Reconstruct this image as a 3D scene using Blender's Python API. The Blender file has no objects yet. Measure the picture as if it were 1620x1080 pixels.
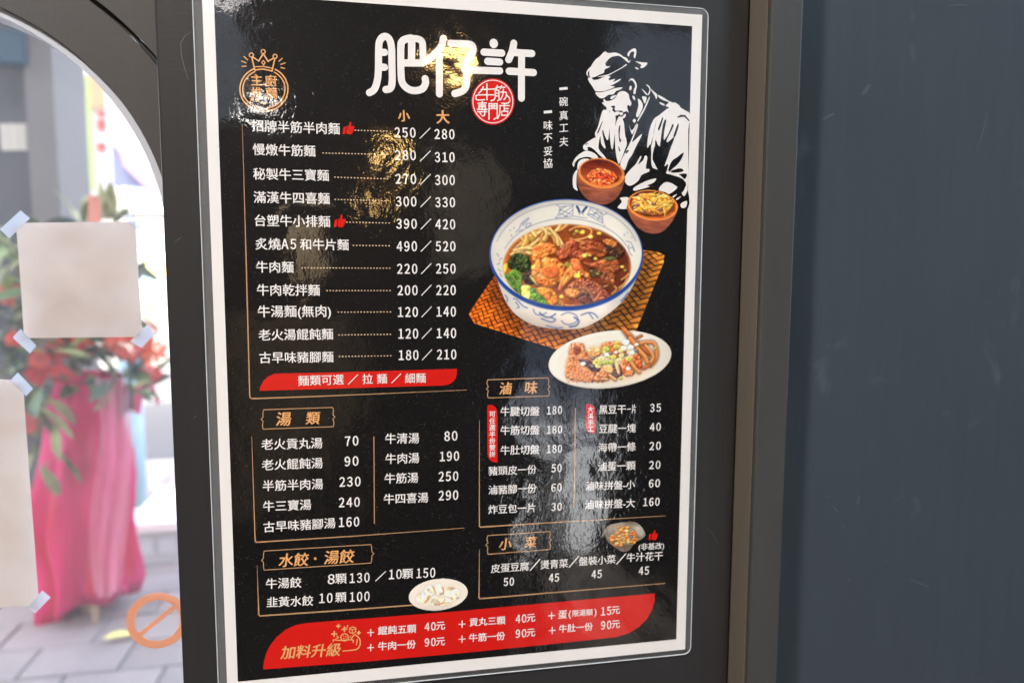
import bpy, bmesh, math, random
import numpy as np
from mathutils import Vector, Matrix

# ------------------------------------------------------------------ camera
SC = bpy.context.scene
COL = SC.collection
PI = math.pi
F_PX = 1139.0
CAM_R = np.array([[0.98268692, -0.18524984, 0.00298631],
                  [-0.0147292, -0.0941804, -0.99544618],
                  [0.1846875, 0.97816796, -0.09527843]])      # world -> lens axes (right, down, forward)
CAM_C = np.array([-0.05523544, -0.4362399, 0.04650293])
cam_d = bpy.data.cameras.new('camera')
cam = bpy.data.objects.new('camera', cam_d)
COL.objects.link(cam)
r_, d_, f_ = [Vector(v) for v in CAM_R]
cam.matrix_world = Matrix(((r_.x, -d_.x, -f_.x, CAM_C[0]), (r_.y, -d_.y, -f_.y, CAM_C[1]),
                           (r_.z, -d_.z, -f_.z, CAM_C[2]), (0, 0, 0, 1)))
cam_d.sensor_width = 36.0
cam_d.lens = F_PX / 1620 * 36.0
cam_d.clip_start = 0.01
cam_d.clip_end = 400
cam_d.dof.use_dof = True
cam_d.dof.focus_distance = 0.425
cam_d.dof.aperture_fstop = cam_d.lens / 4.6                   # a phone lens: 4.6 mm opening
SC.camera = cam

# ------------------------------------------------------------------ world, sun, exposure
SUN_EL, SUN_AZ = math.radians(50), math.radians(188)           # azimuth from +Y towards +X
w = bpy.data.worlds.new("World")
SC.world = w
w.use_nodes = True
nt = w.node_tree
bg = nt.nodes['Background']
sky = nt.nodes.new('ShaderNodeTexSky')
sky.sky_type = 'NISHITA'
sky.sun_disc = False
sky.sun_elevation = SUN_EL
sky.sun_rotation = SUN_AZ
sky.dust_density = 6.0
sky.air_density = 0.7
nt.links.new(sky.outputs[0], bg.inputs[0])
bg.inputs[1].default_value = 0.15
sun_d = bpy.data.lights.new('sun', 'SUN')
sun_d.energy = 2.6
sun_d.angle = math.radians(0.5)
sun_d.color = (1, .95, .88)
sun = bpy.data.objects.new('sun', sun_d)
COL.objects.link(sun)
sd = Vector((math.sin(SUN_AZ) * math.cos(SUN_EL), math.cos(SUN_AZ) * math.cos(SUN_EL), math.sin(SUN_EL)))
sun.rotation_euler = sd.to_track_quat('Z', 'Y').to_euler()
SC.view_settings.view_transform = 'Standard'
SC.view_settings.look = 'None'
SC.view_settings.gamma = 1
SC.view_settings.exposure = 3.4
SC.cycles.use_denoising = True
SC.cycles.max_bounces = 10
SC.cycles.sample_clamp_indirect = 8
FLOOR = -1.25                                                 # the poster's middle hangs at z = 0

# ------------------------------------------------------------------ helpers
def ray(px, py):
    return CAM_R.T @ np.array([(px - 810) / F_PX, (py - 540) / F_PX, 1.0])

def at(px, py, Y=0.0):
    """where the line of sight of a photo point meets the upright plane y = Y"""
    d = ray(px, py)
    k = (Y - CAM_C[1]) / d[1]
    return Vector(CAM_C + k * d)

def on_floor(px, py, z=FLOOR):
    d = ray(px, py)
    k = (z - CAM_C[2]) / d[2]
    return Vector(CAM_C + k * d)

def mirror(px, py, Y):
    """the point on the plane y = Y (behind the camera) that the film mirrors at a photo point"""
    d = ray(px, py)
    p = at(px, py, 0)
    k = Y / -d[1]
    return Vector((p.x + k * d[0], Y, p.z + k * d[2]))

def lin(c):
    c = np.asarray(c, float) / 255.0
    return np.where(c <= 0.04045, c / 12.92, ((c + 0.055) / 1.055) ** 2.4)

def link(o, parent=None):
    COL.objects.link(o)
    if parent is not None:
        o.parent = parent
        o.matrix_parent_inverse = Matrix.Translation(-Vector(parent.location))
    return o

def tag(o, label=None, cat=None, group=None, kind=None):
    if label: o['label'] = label
    if cat: o['category'] = cat
    if group: o['group'] = group
    if kind: o['kind'] = kind
    return o

def thing(name, label, cat, loc=(0, 0, 0), group=None):
    o = bpy.data.objects.new(name, None)
    o.empty_display_size = .05
    o.location = loc
    COL.objects.link(o)
    return tag(o, label, cat, group)

def mesh_obj(name, verts, faces, mat, parent=None, smooth=False):
    me = bpy.data.meshes.new(name)
    me.from_pydata([tuple(v) for v in verts], [], faces)
    me.materials.append(mat)
    if smooth:
        me.polygons.foreach_set('use_smooth', [True] * len(me.polygons))
    me.update()
    return link(bpy.data.objects.new(name, me), parent)

def bm_obj(name, bm, mat, parent=None, smooth=False):
    bmesh.ops.recalc_face_normals(bm, faces=bm.faces)
    me = bpy.data.meshes.new(name)
    bm.to_mesh(me)
    bm.free()
    me.materials.append(mat)
    if smooth:
        me.polygons.foreach_set('use_smooth', [True] * len(me.polygons))
    return link(bpy.data.objects.new(name, me), parent)

def add_box(bm, a, b, bevel=0.0, seg=2):
    a, b = Vector(a), Vector(b)
    r = bmesh.ops.create_cube(bm, size=1)
    s = Vector((abs(b.x - a.x), abs(b.y - a.y), abs(b.z - a.z)))
    bmesh.ops.transform(bm, matrix=Matrix.Translation((a + b) / 2) @ Matrix.Diagonal((*s, 1)), verts=r['verts'])
    if bevel:
        es = list({e for v in r['verts'] for e in v.link_edges})
        bmesh.ops.bevel(bm, geom=es, offset=bevel, segments=seg, profile=.5, affect='EDGES')

def box(name, a, b, mat, parent=None, bevel=0.0, seg=2):
    bm = bmesh.new()
    add_box(bm, a, b, bevel, seg)
    return bm_obj(name, bm, mat, parent)

def add_tube(bm, pts, rad, n=8, cap=True):
    pts = [Vector(p) for p in pts]
    rads = rad if isinstance(rad, (list, tuple)) else [rad] * len(pts)
    rings = []
    up = Vector((0.31, 0.17, 0.93))
    for i, p in enumerate(pts):
        t = (pts[min(i + 1, len(pts) - 1)] - pts[max(i - 1, 0)]).normalized()
        u = t.cross(up)
        if u.length < 1e-4: u = t.cross(Vector((1, 0, 0)))
        u.normalize()
        v = t.cross(u)
        rings.append([bm.verts.new(p + (u * math.cos(2 * PI * k / n) + v * math.sin(2 * PI * k / n)) * rads[i]) for k in range(n)])
    for a, b in zip(rings, rings[1:]):
        for k in range(n):
            bm.faces.new((a[k], a[(k + 1) % n], b[(k + 1) % n], b[k]))
    if cap:
        bm.faces.new(rings[0][::-1])
        bm.faces.new(rings[-1])

def tube(name, pts, rad, mat, parent=None, n=8):
    bm = bmesh.new()
    add_tube(bm, pts, rad, n)
    return bm_obj(name, bm, mat, parent, True)

def lathe(name, prof, cx, cy, mat, parent=None, n=24):
    bm = bmesh.new()
    rings = [[bm.verts.new((cx + r * math.cos(2 * PI * k / n), cy + r * math.sin(2 * PI * k / n), z)) for k in range(n)] for r, z in prof]
    for a, b in zip(rings, rings[1:]):
        for k in range(n):
            bm.faces.new((a[k], a[(k + 1) % n], b[(k + 1) % n], b[k]))
    return bm_obj(name, bm, mat, parent, True)

# ------------------------------------------------------------------ materials
def new_mat(name):
    m = bpy.data.materials.new(name)
    m.use_nodes = True
    return m, m.node_tree, m.node_tree.nodes['Principled BSDF']

def N(nt, kind, **kw):
    n = nt.nodes.new(kind)
    for k, v in kw.items():
        if isinstance(k, str) and k.startswith('i_'):
            n.inputs[k[2:]].default_value = v
        else:
            setattr(n, k, v)
    return n

def pos(nt, scale=(1, 1, 1)):
    g = N(nt, 'ShaderNodeNewGeometry')
    m = N(nt, 'ShaderNodeMapping')
    m.inputs['Scale'].default_value = scale
    nt.links.new(g.outputs['Position'], m.inputs['Vector'])
    return m.outputs[0]

def noise(nt, vec, scale, detail=3, rough=.55, dist=0):
    n = N(nt, 'ShaderNodeTexNoise')
    n.inputs['Scale'].default_value = scale
    n.inputs['Detail'].default_value = detail
    n.inputs['Roughness'].default_value = rough
    n.inputs['Distortion'].default_value = dist
    nt.links.new(vec, n.inputs['Vector'])
    return n.outputs['Fac']

def ramp(nt, fac, stops):
    r = N(nt, 'ShaderNodeValToRGB')
    e = r.color_ramp.elements
    while len(e) < len(stops): e.new(.5)
    for el, (p, c) in zip(e, stops):
        el.position = p
        el.color = (*c, 1) if len(c) == 3 else c
    nt.links.new(fac, r.inputs[0])
    return r.outputs[0]

def bump(nt, h, strength, dist=.001, prev=None):
    b = N(nt, 'ShaderNodeBump')
    b.inputs['Strength'].default_value = strength
    b.inputs['Distance'].default_value = dist
    nt.links.new(h, b.inputs['Height'])
    if prev is not None: nt.links.new(prev, b.inputs['Normal'])
    return b.outputs[0]

def math_n(nt, op, a, b):
    n = N(nt, 'ShaderNodeMath', operation=op)
    for i, v in enumerate((a, b)):
        if isinstance(v, (int, float)): n.inputs[i].default_value = v
        else: nt.links.new(v, n.inputs[i])
    return n.outputs[0]

def film_coat(nt, p):
    """the rippled gloss of the laminating film: a clear coat over whatever is printed"""
    v = pos(nt)
    vs = pos(nt, (1, 1, .62))
    big = noise(nt, v, 26, 2, .5, .4)
    mid = noise(nt, vs, 330, 2, .5, .8)
    fine = noise(nt, v, 900, 1, .5)
    patch = noise(nt, v, 9, 2, .5)
    amt = ramp(nt, patch, [(.36, (.35,) * 3), (.66, (1,) * 3)])
    midm = math_n(nt, 'MULTIPLY', mid, amt)
    n1 = bump(nt, big, 1.0, FILM['big'])
    n2 = bump(nt, midm, 1.0, FILM['mid'], n1)
    n3 = bump(nt, fine, 1.0, FILM['fine'], n2)
    p.inputs['Coat Weight'].default_value = 1.0
    p.inputs['Coat Roughness'].default_value = .05
    p.inputs['Coat IOR'].default_value = 1.5
    nt.links.new(n3, p.inputs['Coat Normal'])
    p.inputs['Specular IOR Level'].default_value = 0.1
    p.inputs['Roughness'].default_value = .6

FILM = dict(big=.00055, mid=.00006, fine=.000014)

def print_mat(name, srgb, k=1.0, speck=False):
    m, nt, p = new_mat(name)
    c = lin(srgb) * k
    if speck:                                                 # dust specks caught under the film
        d = noise(nt, pos(nt), 900, 1, .5)
        d2 = noise(nt, pos(nt), 7, 3, .6)
        msk = math_n(nt, 'MULTIPLY', ramp(nt, d, [(.70, (0,) * 3), (.78, (1,) * 3)]), d2)
        mx = N(nt, 'ShaderNodeMixRGB')
        nt.links.new(msk, mx.inputs[0])
        mx.inputs[1].default_value = (*c, 1)
        mx.inputs[2].default_value = (.07, .07, .07, 1)
        nt.links.new(mx.outputs[0], p.inputs['Base Color'])
    else:
        p.inputs['Base Color'].default_value = (*c, 1)
    film_coat(nt, p)
    return m

def plain(name, srgb, rough=.6, k=1.0, var=0.0, vscale=8, bmp=0.0, bscale=40, metal=0.0, spec=.5, stretch=(1, 1, 1)):
    m, nt, p = new_mat(name)
    c = lin(srgb) * k
    if var:
        f = noise(nt, pos(nt, stretch), vscale, 4, .6)
        col = ramp(nt, f, [(.3, tuple(c * (1 - var))), (.7, tuple(np.minimum(c * (1 + var), 1)))])
        nt.links.new(col, p.inputs['Base Color'])
    else:
        p.inputs['Base Color'].default_value = (*c, 1)
    p.inputs['Roughness'].default_value = rough
    p.inputs['Metallic'].default_value = metal
    p.inputs['Specular IOR Level'].default_value = spec
    if bmp:
        nt.links.new(bump(nt, noise(nt, pos(nt, stretch), bscale, 3), bmp, .002), p.inputs['Normal'])
    return m

def emit(name, col, s):
    m, nt, p = new_mat(name)
    p.inputs['Base Color'].default_value = (.8, .7, .5, 1)
    p.inputs['Emission Color'].default_value = (*col, 1)
    p.inputs['Emission Strength'].default_value = s
    return m

# ================================================================== THE SHOP FRONT
def paint_mat(name, srgb, var, k=1.0, rough=.45, stretch=(1, 1, .06), spec=.4, smudge=0.0):
    """brushed dark paint with faint upright streaks, dust and rubbed spots"""
    m, nt, p = new_mat(name)
    c = lin(srgb) * k
    f = noise(nt, pos(nt, stretch), 130, 4, .65)
    g = noise(nt, pos(nt), 5, 3, .6)
    fg = math_n(nt, 'ADD', math_n(nt, 'MULTIPLY', f, .5), math_n(nt, 'MULTIPLY', g, .5))
    col = ramp(nt, fg, [(.3, tuple(c * (1 - var))), (.7, tuple(c * (1 + var)))])
    if smudge:
        s = noise(nt, pos(nt, (1, 1, .8)), 21, 3, .6, .6)
        ms = ramp(nt, s, [(.66, (0,) * 3), (.80, (smudge,) * 3)])
        mx = N(nt, 'ShaderNodeMixRGB')
        nt.links.new(ms, mx.inputs[0])
        nt.links.new(col, mx.inputs[1])
        mx.inputs[2].default_value = (*(lin((150, 158, 165))), 1)
        col = mx.outputs[0]
    nt.links.new(col, p.inputs['Base Color'])
    p.inputs['Roughness'].default_value = rough
    p.inputs['Specular IOR Level'].default_value = spec
    bn = bump(nt, f, .35, .0006)
    cz = noise(nt, pos(nt, (.25, 1, 1)), 420, 2, .5)
    nt.links.new(bump(nt, cz, .25, .0003, bn), p.inputs['Normal'])
    return m

M_STILE = paint_mat('charcoal_paint', (41, 40, 40), .12)
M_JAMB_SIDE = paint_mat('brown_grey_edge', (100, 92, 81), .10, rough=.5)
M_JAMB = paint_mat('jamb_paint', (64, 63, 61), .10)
M_PANEL = paint_mat('slate_paint', (59, 67, 73), .09, rough=.45, spec=.3, smudge=.16)
M_ARCH = paint_mat('arch_paint', (69, 67, 66), .06, rough=.55)
M_GROOVE = plain('groove_black', (40, 38, 36), .7)
M_GASKET = plain('pale_gasket', (190, 195, 205), .5)

SX0, SX1 = at(266, 540, .002).x, at(1177, 300, .002).x
st = thing('door_stile', 'wide charcoal painted upright of the shop front behind the menu', 'door post', ((SX0 + SX1) / 2, .02, -1.25))
bm = bmesh.new()
add_box(bm, (SX0, .002, FLOOR), (SX1, .045, 1.2), .0016, 2)
bm_obj('stile_board', bm, M_STILE, st)
M_SCR = plain('scratch_line', (112, 106, 100), .6)
def scratch(pts, wd):
    ps = [at(x, y, .0017) for x, y in pts]
    vs, fs = [], []
    for i, p in enumerate(ps):
        t = (ps[min(i + 1, len(ps) - 1)] - ps[max(i - 1, 0)]).normalized()
        n = Vector((t.z, 0, -t.x)) * wd * (0.25 + .75 * math.sin(PI * (i + .3) / len(ps)))
        vs += [p - n, p + n]
    for i in range(len(ps) - 1):
        fs.append((2 * i, 2 * i + 1, 2 * i + 3, 2 * i + 2))
    mesh_obj('scratch', vs, fs, M_SCR, st)
scratch([(303, 50), (292, 58), (286, 68), (287, 88), (292, 108), (298, 127)], .00016)
scratch([(1118, 835), (1128, 845), (1136, 858)], .0001)
scratch([(276, 384), (283, 378), (288, 375)], .0001)
scratch([(305, 662), (310, 657)], .00012)

# the jamb stands proud of the stile; its left flank catches the lamp light
JX0 = at(1181, 300, .002).x
JY = -.021
def x_at(px, Y): return at(px, 300, Y).x
jf = thing('door_jamb', 'dark grey upright jamb with a brown left edge standing proud right of the menu', 'door jamb', (JX0 + .02, 0, FLOOR))
JX1 = x_at(1260, JY)
bm = bmesh.new()
add_box(bm, (JX0, JY, FLOOR), (JX1, .07, 1.2), .0012, 2)
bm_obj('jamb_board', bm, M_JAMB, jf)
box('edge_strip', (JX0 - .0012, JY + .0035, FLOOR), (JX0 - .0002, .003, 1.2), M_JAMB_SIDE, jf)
box('gap_strip', (SX1 + .0002, .012, FLOOR), (JX0 - .0002, .04, 1.2), M_GROOVE, jf)
pl = thing('wall_panel', 'flat slate blue painted panel filling the right side beyond the jamb', 'wall panel', (.6, .03, FLOOR))
box('panel_board', (JX1 + .0004, .014, FLOOR), (1.9, .05, 1.2), M_PANEL, pl)
M_SCUFF = plain('scuff_mark', (74, 81, 87), .7)
def scuff(pts, wd, mat=M_SCUFF):
    ps = [at(x, y, .0137) for x, y in pts]
    vs, fs = [], []
    for i, p in enumerate(ps):
        t = (ps[min(i + 1, len(ps) - 1)] - ps[max(i - 1, 0)]).normalized()
        n = Vector((t.z, 0, -t.x)) * wd * (.2 + .8 * math.sin(PI * (i + .4) / len(ps)))
        vs += [p - n, p + n]
    for i in range(len(ps) - 1): fs.append((2 * i, 2 * i + 1, 2 * i + 3, 2 * i + 2))
    mesh_obj('scuff', vs, fs, mat, pl)
for pts, wd in [([(1364, 150), (1369, 144), (1376, 134)], .0014), ([(1302, 190), (1310, 184), (1320, 180)], .0008), ([(1356, 798), (1358, 790), (1360, 783)], .0009), ([(1318, 800), (1322, 806), (1327, 808)], .0008), ([(1308, 784), (1314, 786)], .0006),
                ([(1332, 830), (1336, 834)], .0006), ([(1342, 915), (1345, 919)], .0007), ([(1560, 480), (1566, 481)], .0004), ([(1580, 462), (1583, 465)], .0004), ([(1440, 915), (1455, 922), (1470, 928)], .0007),
                ([(1400, 885), (1404, 888)], .0005), ([(1500, 10), (1518, 8), (1532, 9)], .0005), ([(1545, 240), (1556, 205), (1562, 180)], .0005), ([(1262, 690), (1266, 660)], .0003)]:
    scuff(pts, wd)

# arched window on the left, set back behind the stile
AY = .085
ain = [at(x, y, AY) for x, y in [(0, 12), (45, 34), (93, 64), (135, 99), (170, 134), (200, 173), (225, 212), (240, 238)]]
aout = [at(x, y, AY) for x, y in [(142, -4), (180, 24), (215, 58), (241, 88)]]
def circ(ps):
    A = np.array([[2 * p.x, 2 * p.z, 1] for p in ps]); b = np.array([p.x ** 2 + p.z ** 2 for p in ps])
    s = np.linalg.lstsq(A, b, rcond=None)[0]
    return s[0], s[1], math.sqrt(s[2] + s[0] ** 2 + s[1] ** 2)
CX, CZ, RI = circ(ain)
ro = float(np.mean([math.hypot(p.x - CX, p.z - CZ) for p in aout]))
print('arch', CX, CZ, RI, ro)
aw = thing('arched_window', 'shop window with a grey round-arched frame and clear glass pane', 'window', (CX, AY, FLOOR))
def arch_line(r):
    pts = [(CX + r * math.cos(a), CZ + r * math.sin(a)) for a in np.linspace(0, PI, 65)]
    return [(CX + r, FLOOR + .1)] + pts + [(CX - r, FLOOR + .1)]
def arch_band(name, ra, rb, y0, y1, mat, outer=None):
    a, b = arch_line(ra), outer or arch_line(rb)
    n = len(a)
    vs = [(x, y0, z) for x, z in a] + [(x, y0, z) for x, z in b] + [(x, y1, z) for x, z in a] + [(x, y1, z) for x, z in b]
    fs = []
    for i in range(n - 1):
        fs += [(i, i + 1, n + i + 1, n + i), (2 * n + i, 3 * n + i, 3 * n + i + 1, 2 * n + i + 1),
               (i, 2 * n + i, 2 * n + i + 1, i + 1), (n + i, n + i + 1, 3 * n + i + 1, 3 * n + i)]
    bm = bmesh.new()
    bv = [bm.verts.new(v) for v in vs]
    for f in fs: bm.faces.new([bv[k] for k in f])
    return bm_obj(name, bm, mat, aw)
arch_band('arch_trim', RI, ro - .0022, AY, AY + .03, M_ARCH)
arch_band('arch_groove', ro - .0020, ro + .0008, AY + .009, AY + .03, M_GROOVE)
rect = []
for x, z in arch_line(ro + .001):
    dx, dz = x - CX, z - CZ
    if dz <= 0: rect.append((CX + math.copysign(ro + .5, dx), z))
    else:
        k = min((ro + .5) / max(abs(dx), 1e-6), (ro + .6) / max(dz, 1e-6))
        rect.append((CX + dx * k, CZ + dz * k))
arch_band('arch_surround', ro + .001, 0, AY + .004, AY + .034, M_ARCH, rect)
arch_band('gasket', RI - .0048, RI - .0002, AY + .003, AY + .034, M_GASKET)
m, nt, p = new_mat('window_glass')
out = nt.nodes['Material Output']
tr = N(nt, 'ShaderNodeBsdfTransparent'); gl = N(nt, 'ShaderNodeBsdfGlossy'); df = N(nt, 'ShaderNodeBsdfDiffuse')
tr.inputs[0].default_value = (.93, .95, .94, 1)
gl.inputs['Roughness'].default_value = .01
df.inputs[0].default_value = (.75, .75, .75, 1)
fr = N(nt, 'ShaderNodeFresnel'); fr.inputs[0].default_value = 1.5
mx = N(nt, 'ShaderNodeMixShader'); mx2 = N(nt, 'ShaderNodeMixShader')
du = ramp(nt, noise(nt, pos(nt), 9, 4, .6), [(.3, (.06,) * 3), (.75, (.14,) * 3)])   # pale dusty film, putting the pane's milky haze into its colour
nt.links.new(du, mx2.inputs[0]); nt.links.new(tr.outputs[0], mx2.inputs[1]); dt = N(nt, 'ShaderNodeBsdfTranslucent'); dt.inputs[0].default_value = (.8, .8, .8, 1); dmx = N(nt, 'ShaderNodeMixShader'); dmx.inputs[0].default_value = .6
nt.links.new(df.outputs[0], dmx.inputs[1]); nt.links.new(dt.outputs[0], dmx.inputs[2]); nt.links.new(dmx.outputs[0], mx2.inputs[2])
nt.links.new(fr.outputs[0], mx.inputs[0]); nt.links.new(mx2.outputs[0], mx.inputs[1]); nt.links.new(gl.outputs[0], mx.inputs[2])
nt.links.new(mx.outputs[0], out.inputs[0])
M_GLASS = m
GY = AY + .030
gv = [(x, GY, z) for x, z in arch_line(RI - .0025)]
mesh_obj('glass_pane', gv, [tuple(range(len(gv)))], M_GLASS, aw)

# notices taped to the outer side of the pane (their blank backs face us)
m, nt, p = new_mat('notice_paper')
cc = ramp(nt, noise(nt, pos(nt), 26, 3, .55, .2), [(.35, tuple(lin((240, 228, 215)))), (.7, tuple(lin((250, 241, 231))))])
nt.links.new(cc, p.inputs['Base Color']); p.inputs['Roughness'].default_value = .8
out = nt.nodes['Material Output']
tl = N(nt, 'ShaderNodeBsdfTranslucent'); nt.links.new(cc, tl.inputs[0])
mx = N(nt, 'ShaderNodeMixShader'); mx.inputs[0].default_value = .62
nt.links.new(p.outputs[0], mx.inputs[1]); nt.links.new(tl.outputs[0], mx.inputs[2]); nt.links.new(mx.outputs[0], out.inputs[0])
M_NOTICE = m
m, nt, p = new_mat('sticky_tape')
p.inputs['Base Color'].default_value = (.84, .87, .91, 1); p.inputs['Roughness'].default_value = .25
out = nt.nodes['Material Output']
tl = N(nt, 'ShaderNodeBsdfTranslucent'); tl.inputs[0].default_value = (.85, .9, .95, 1)
tp = N(nt, 'ShaderNodeBsdfTransparent')
mx = N(nt, 'ShaderNodeMixShader'); mx.inputs[0].default_value = .5
mx2 = N(nt, 'ShaderNodeMixShader'); mx2.inputs[0].default_value = .42
nt.links.new(p.outputs[0], mx.inputs[1]); nt.links.new(tl.outputs[0], mx.inputs[2])
nt.links.new(mx.outputs[0], mx2.inputs[1]); nt.links.new(tp.outputs[0], mx2.inputs[2]); nt.links.new(mx2.outputs[0], out.inputs[0])
M_TAPE = m
def slab(name, quad, Y, th, mat, parent, sub=1, wave=0.0):
    """a thin sheet through four photo points on the plane y = Y"""
    q = [at(x, y, Y) for x, y in quad]
    vs, fs = [], []
    n = sub
    for s in (0, th):
        for j in range(n + 1):
            for i in range(n + 1):
                u, v = i / n, j / n
                p = (q[0] * (1 - u) + q[1] * u) * (1 - v) + (q[3] * (1 - u) + q[2] * u) * v
                vs.append(p + Vector((0, s + wave * math.sin(4 * u + 1.3) * math.sin(3.3 * v + .4), 0)))
    k = (n + 1) ** 2
    for j in range(n):
        for i in range(n):
            a = j * (n + 1) + i
            fs.append((a, a + 1, a + n + 2, a + n + 1)); fs.append((k + a, k + a + n + 1, k + a + n + 2, k + a + 1))
    for i in range(n):
        for a, b in ((i, i + 1), (n * (n + 1) + i, n * (n + 1) + i + 1), (i * (n + 1), (i + 1) * (n + 1)), (i * (n + 1) + n, (i + 1) * (n + 1) + n)):
            fs.append((a, b, k + b, k + a))
    bm = bmesh.new()
    bv = [bm.verts.new(v) for v in vs]
    for f in fs: bm.faces.new([bv[i] for i in f])
    return bm_obj(name, bm, mat, parent)
def z1(x, y): return x / 2.918, 330 + y / 2.918
def z2(x, y): return x / 2.7, 680 + y / 2.7
NY = GY + .004
for lab, sheet, tapes in [
    ('square cream notice taped to the window at four corners seen from behind', [z1(72, 66), z1(626, 60), z1(656, 592), z1(112, 597)],
     [[z1(0, 95), z1(95, 8), z1(138, 45), z1(42, 138)], [z1(58, 595), z1(95, 555), z1(168, 632), z1(138, 668)],
      [z1(600, 612), z1(680, 535), z1(716, 578), z1(652, 642)], [z1(570, 45), z1(600, 22), z1(668, 74), z1(640, 104)]]),
    ('tall pale notice taped low on the window reaching past the left edge', [(-150, 590), (36, 602), (61.5, 958), (-120, 966)],
     [[z1(45, 795), z1(82, 756), z1(152, 830), z1(120, 864)], [z2(118, 757), z2(180, 684), z2(216, 714), z2(150, 782)]])]:
    c = at(*sheet[3], NY)
    t = thing('paper_notice', lab, 'notice', c, 'paper notices taped to the arched window')
    slab('sheet', sheet, NY, .0004, M_NOTICE, t, 8, .0006)
    for q in tapes: slab('tape', q, NY - .0016, .0002, M_TAPE, t)
# round prohibition sticker on the pane
M_ORANGE = plain('orange_vinyl', (248, 190, 140), .5)
out = M_ORANGE.node_tree.nodes['Material Output']; nt = M_ORANGE.node_tree
tl = N(nt, 'ShaderNodeBsdfTranslucent'); tl.inputs[0].default_value = (*lin((252, 194, 144)), 1)
mx = N(nt, 'ShaderNodeMixShader'); mx.inputs[0].default_value = .55
nt.links.new(nt.nodes['Principled BSDF'].outputs[0], mx.inputs[1]); nt.links.new(tl.outputs[0], mx.inputs[2]); nt.links.new(mx.outputs[0], out.inputs[0])
sc_ = at(249, 981, NY)
stk = thing('prohibition_sticker', 'orange ring with a slanted bar stuck low on the window beside the stile', 'sticker', sc_)
ra = (at(249, 937, NY) - sc_).length; rb = ra * .735
bm = bmesh.new()
n = 40
for y0 in (NY, NY + .0003):
    pass
ring = [[bm.verts.new((sc_.x + r * math.cos(2 * PI * k / n), y, sc_.z + r * math.sin(2 * PI * k / n))) for k in range(n)] for r, y in ((ra, NY), (rb, NY), (rb, NY + .0003), (ra, NY + .0003))]
for a, b in zip(ring, ring[1:] + ring[:1]):
    for k in range(n): bm.faces.new((a[k], a[(k + 1) % n], b[(k + 1) % n], b[k]))
bm_obj('ring', bm, M_ORANGE, stk)
bm = bmesh.new()
add_box(bm, (-rb * 1.0, -.00012, -ra * .08), (rb * 1.0, .00012, ra * .08))
bmesh.ops.transform(bm, matrix=Matrix.Translation((sc_.x, NY + .00015, sc_.z)) @ Matrix.Rotation(-math.radians(38), 4, 'Y'), verts=bm.verts)
bm_obj('slash_bar', bm, M_ORANGE, stk)

# ================================================================== THE LAMINATED MENU
PW, PH = 0.281, 0.281 * 1.418                                 # the printed black field
GAIN = 1.0
poster = thing('menu_poster', 'glossy laminated black beef noodle menu with a white border on the charcoal upright', 'menu poster', (0, 0, 0))
M_PAPER = print_mat('white_paper', (236, 231, 227), .98)
M_BLACK = print_mat('black_print', (16, 15, 15), 1, True)
M_WHITE = print_mat('white_print', (238, 232, 228), .97)
M_RED = print_mat('red_print', (214, 26, 18), .95)
M_GOLD = print_mat('gold_print', (232, 168, 108), .95)
M_GOLD2 = print_mat('dull_gold_print', (196, 150, 108), .9)
M_DOT = print_mat('pale_gold_print', (240, 206, 168), .95)
M_INK = print_mat('ink_print', (12, 12, 13), 1)
Y0 = -.0004
LAY = dict(black=-.0004, base=-.00046, mid=-.00052, top=-.00058, hi=-.00064)

def quad_sheet(name, x0, x1, z0, z1, y, mat, n=24, parent=poster):
    vs = [(x0 + (x1 - x0) * i / n, y, z0 + (z1 - z0) * j / n) for j in range(n + 1) for i in range(n + 1)]
    fs = [(j * (n + 1) + i, j * (n + 1) + i + 1, (j + 1) * (n + 1) + i + 1, (j + 1) * (n + 1) + i) for j in range(n) for i in range(n)]
    return mesh_obj(name, vs, fs, mat, parent)
BX, BZ = PW / 2, PH / 2
ML, MR, MT, MB = .0062, .0066, .0072, .0078                   # white margins
bm = bmesh.new()
add_box(bm, (-BX - ML, -.0003, -BZ - MB), (BX + MR, .0009, BZ + MT))
bm_obj('paper_sheet', bm, M_PAPER, poster)
quad_sheet('black_field', -BX, BX, -BZ, BZ, LAY['black'], M_BLACK, 4)

# clear margin of the laminating pouch: rounded corners, edge pressed down to the stile
m, nt, p = new_mat('laminate_margin')
p.inputs['Base Color'].default_value = (.75, .76, .77, 1)
p.inputs['Roughness'].default_value = .12
out = nt.nodes['Material Output']
tp = N(nt, 'ShaderNodeBsdfTransparent'); tp.inputs[0].default_value = (.93, .93, .93, 1)
mx = N(nt, 'ShaderNodeMixShader'); mx.inputs[0].default_value = .15
bn = bump(nt, noise(nt, pos(nt), 60, 2, .5), 1, .0006)
nt.links.new(bn, p.inputs['Normal'])
nt.links.new(tp.outputs[0], mx.inputs[1]); nt.links.new(p.outputs[0], mx.inputs[2]); nt.links.new(mx.outputs[0], out.inputs[0])
M_FILM = m
m, nt, p = new_mat('laminate_edge')
p.inputs['Base Color'].default_value = (.62, .65, .66, 1); p.inputs['Roughness'].default_value = .15
M_FEDGE = m
FL, FR, FT, FB = .0052, .0046, .0042, .0042
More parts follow.
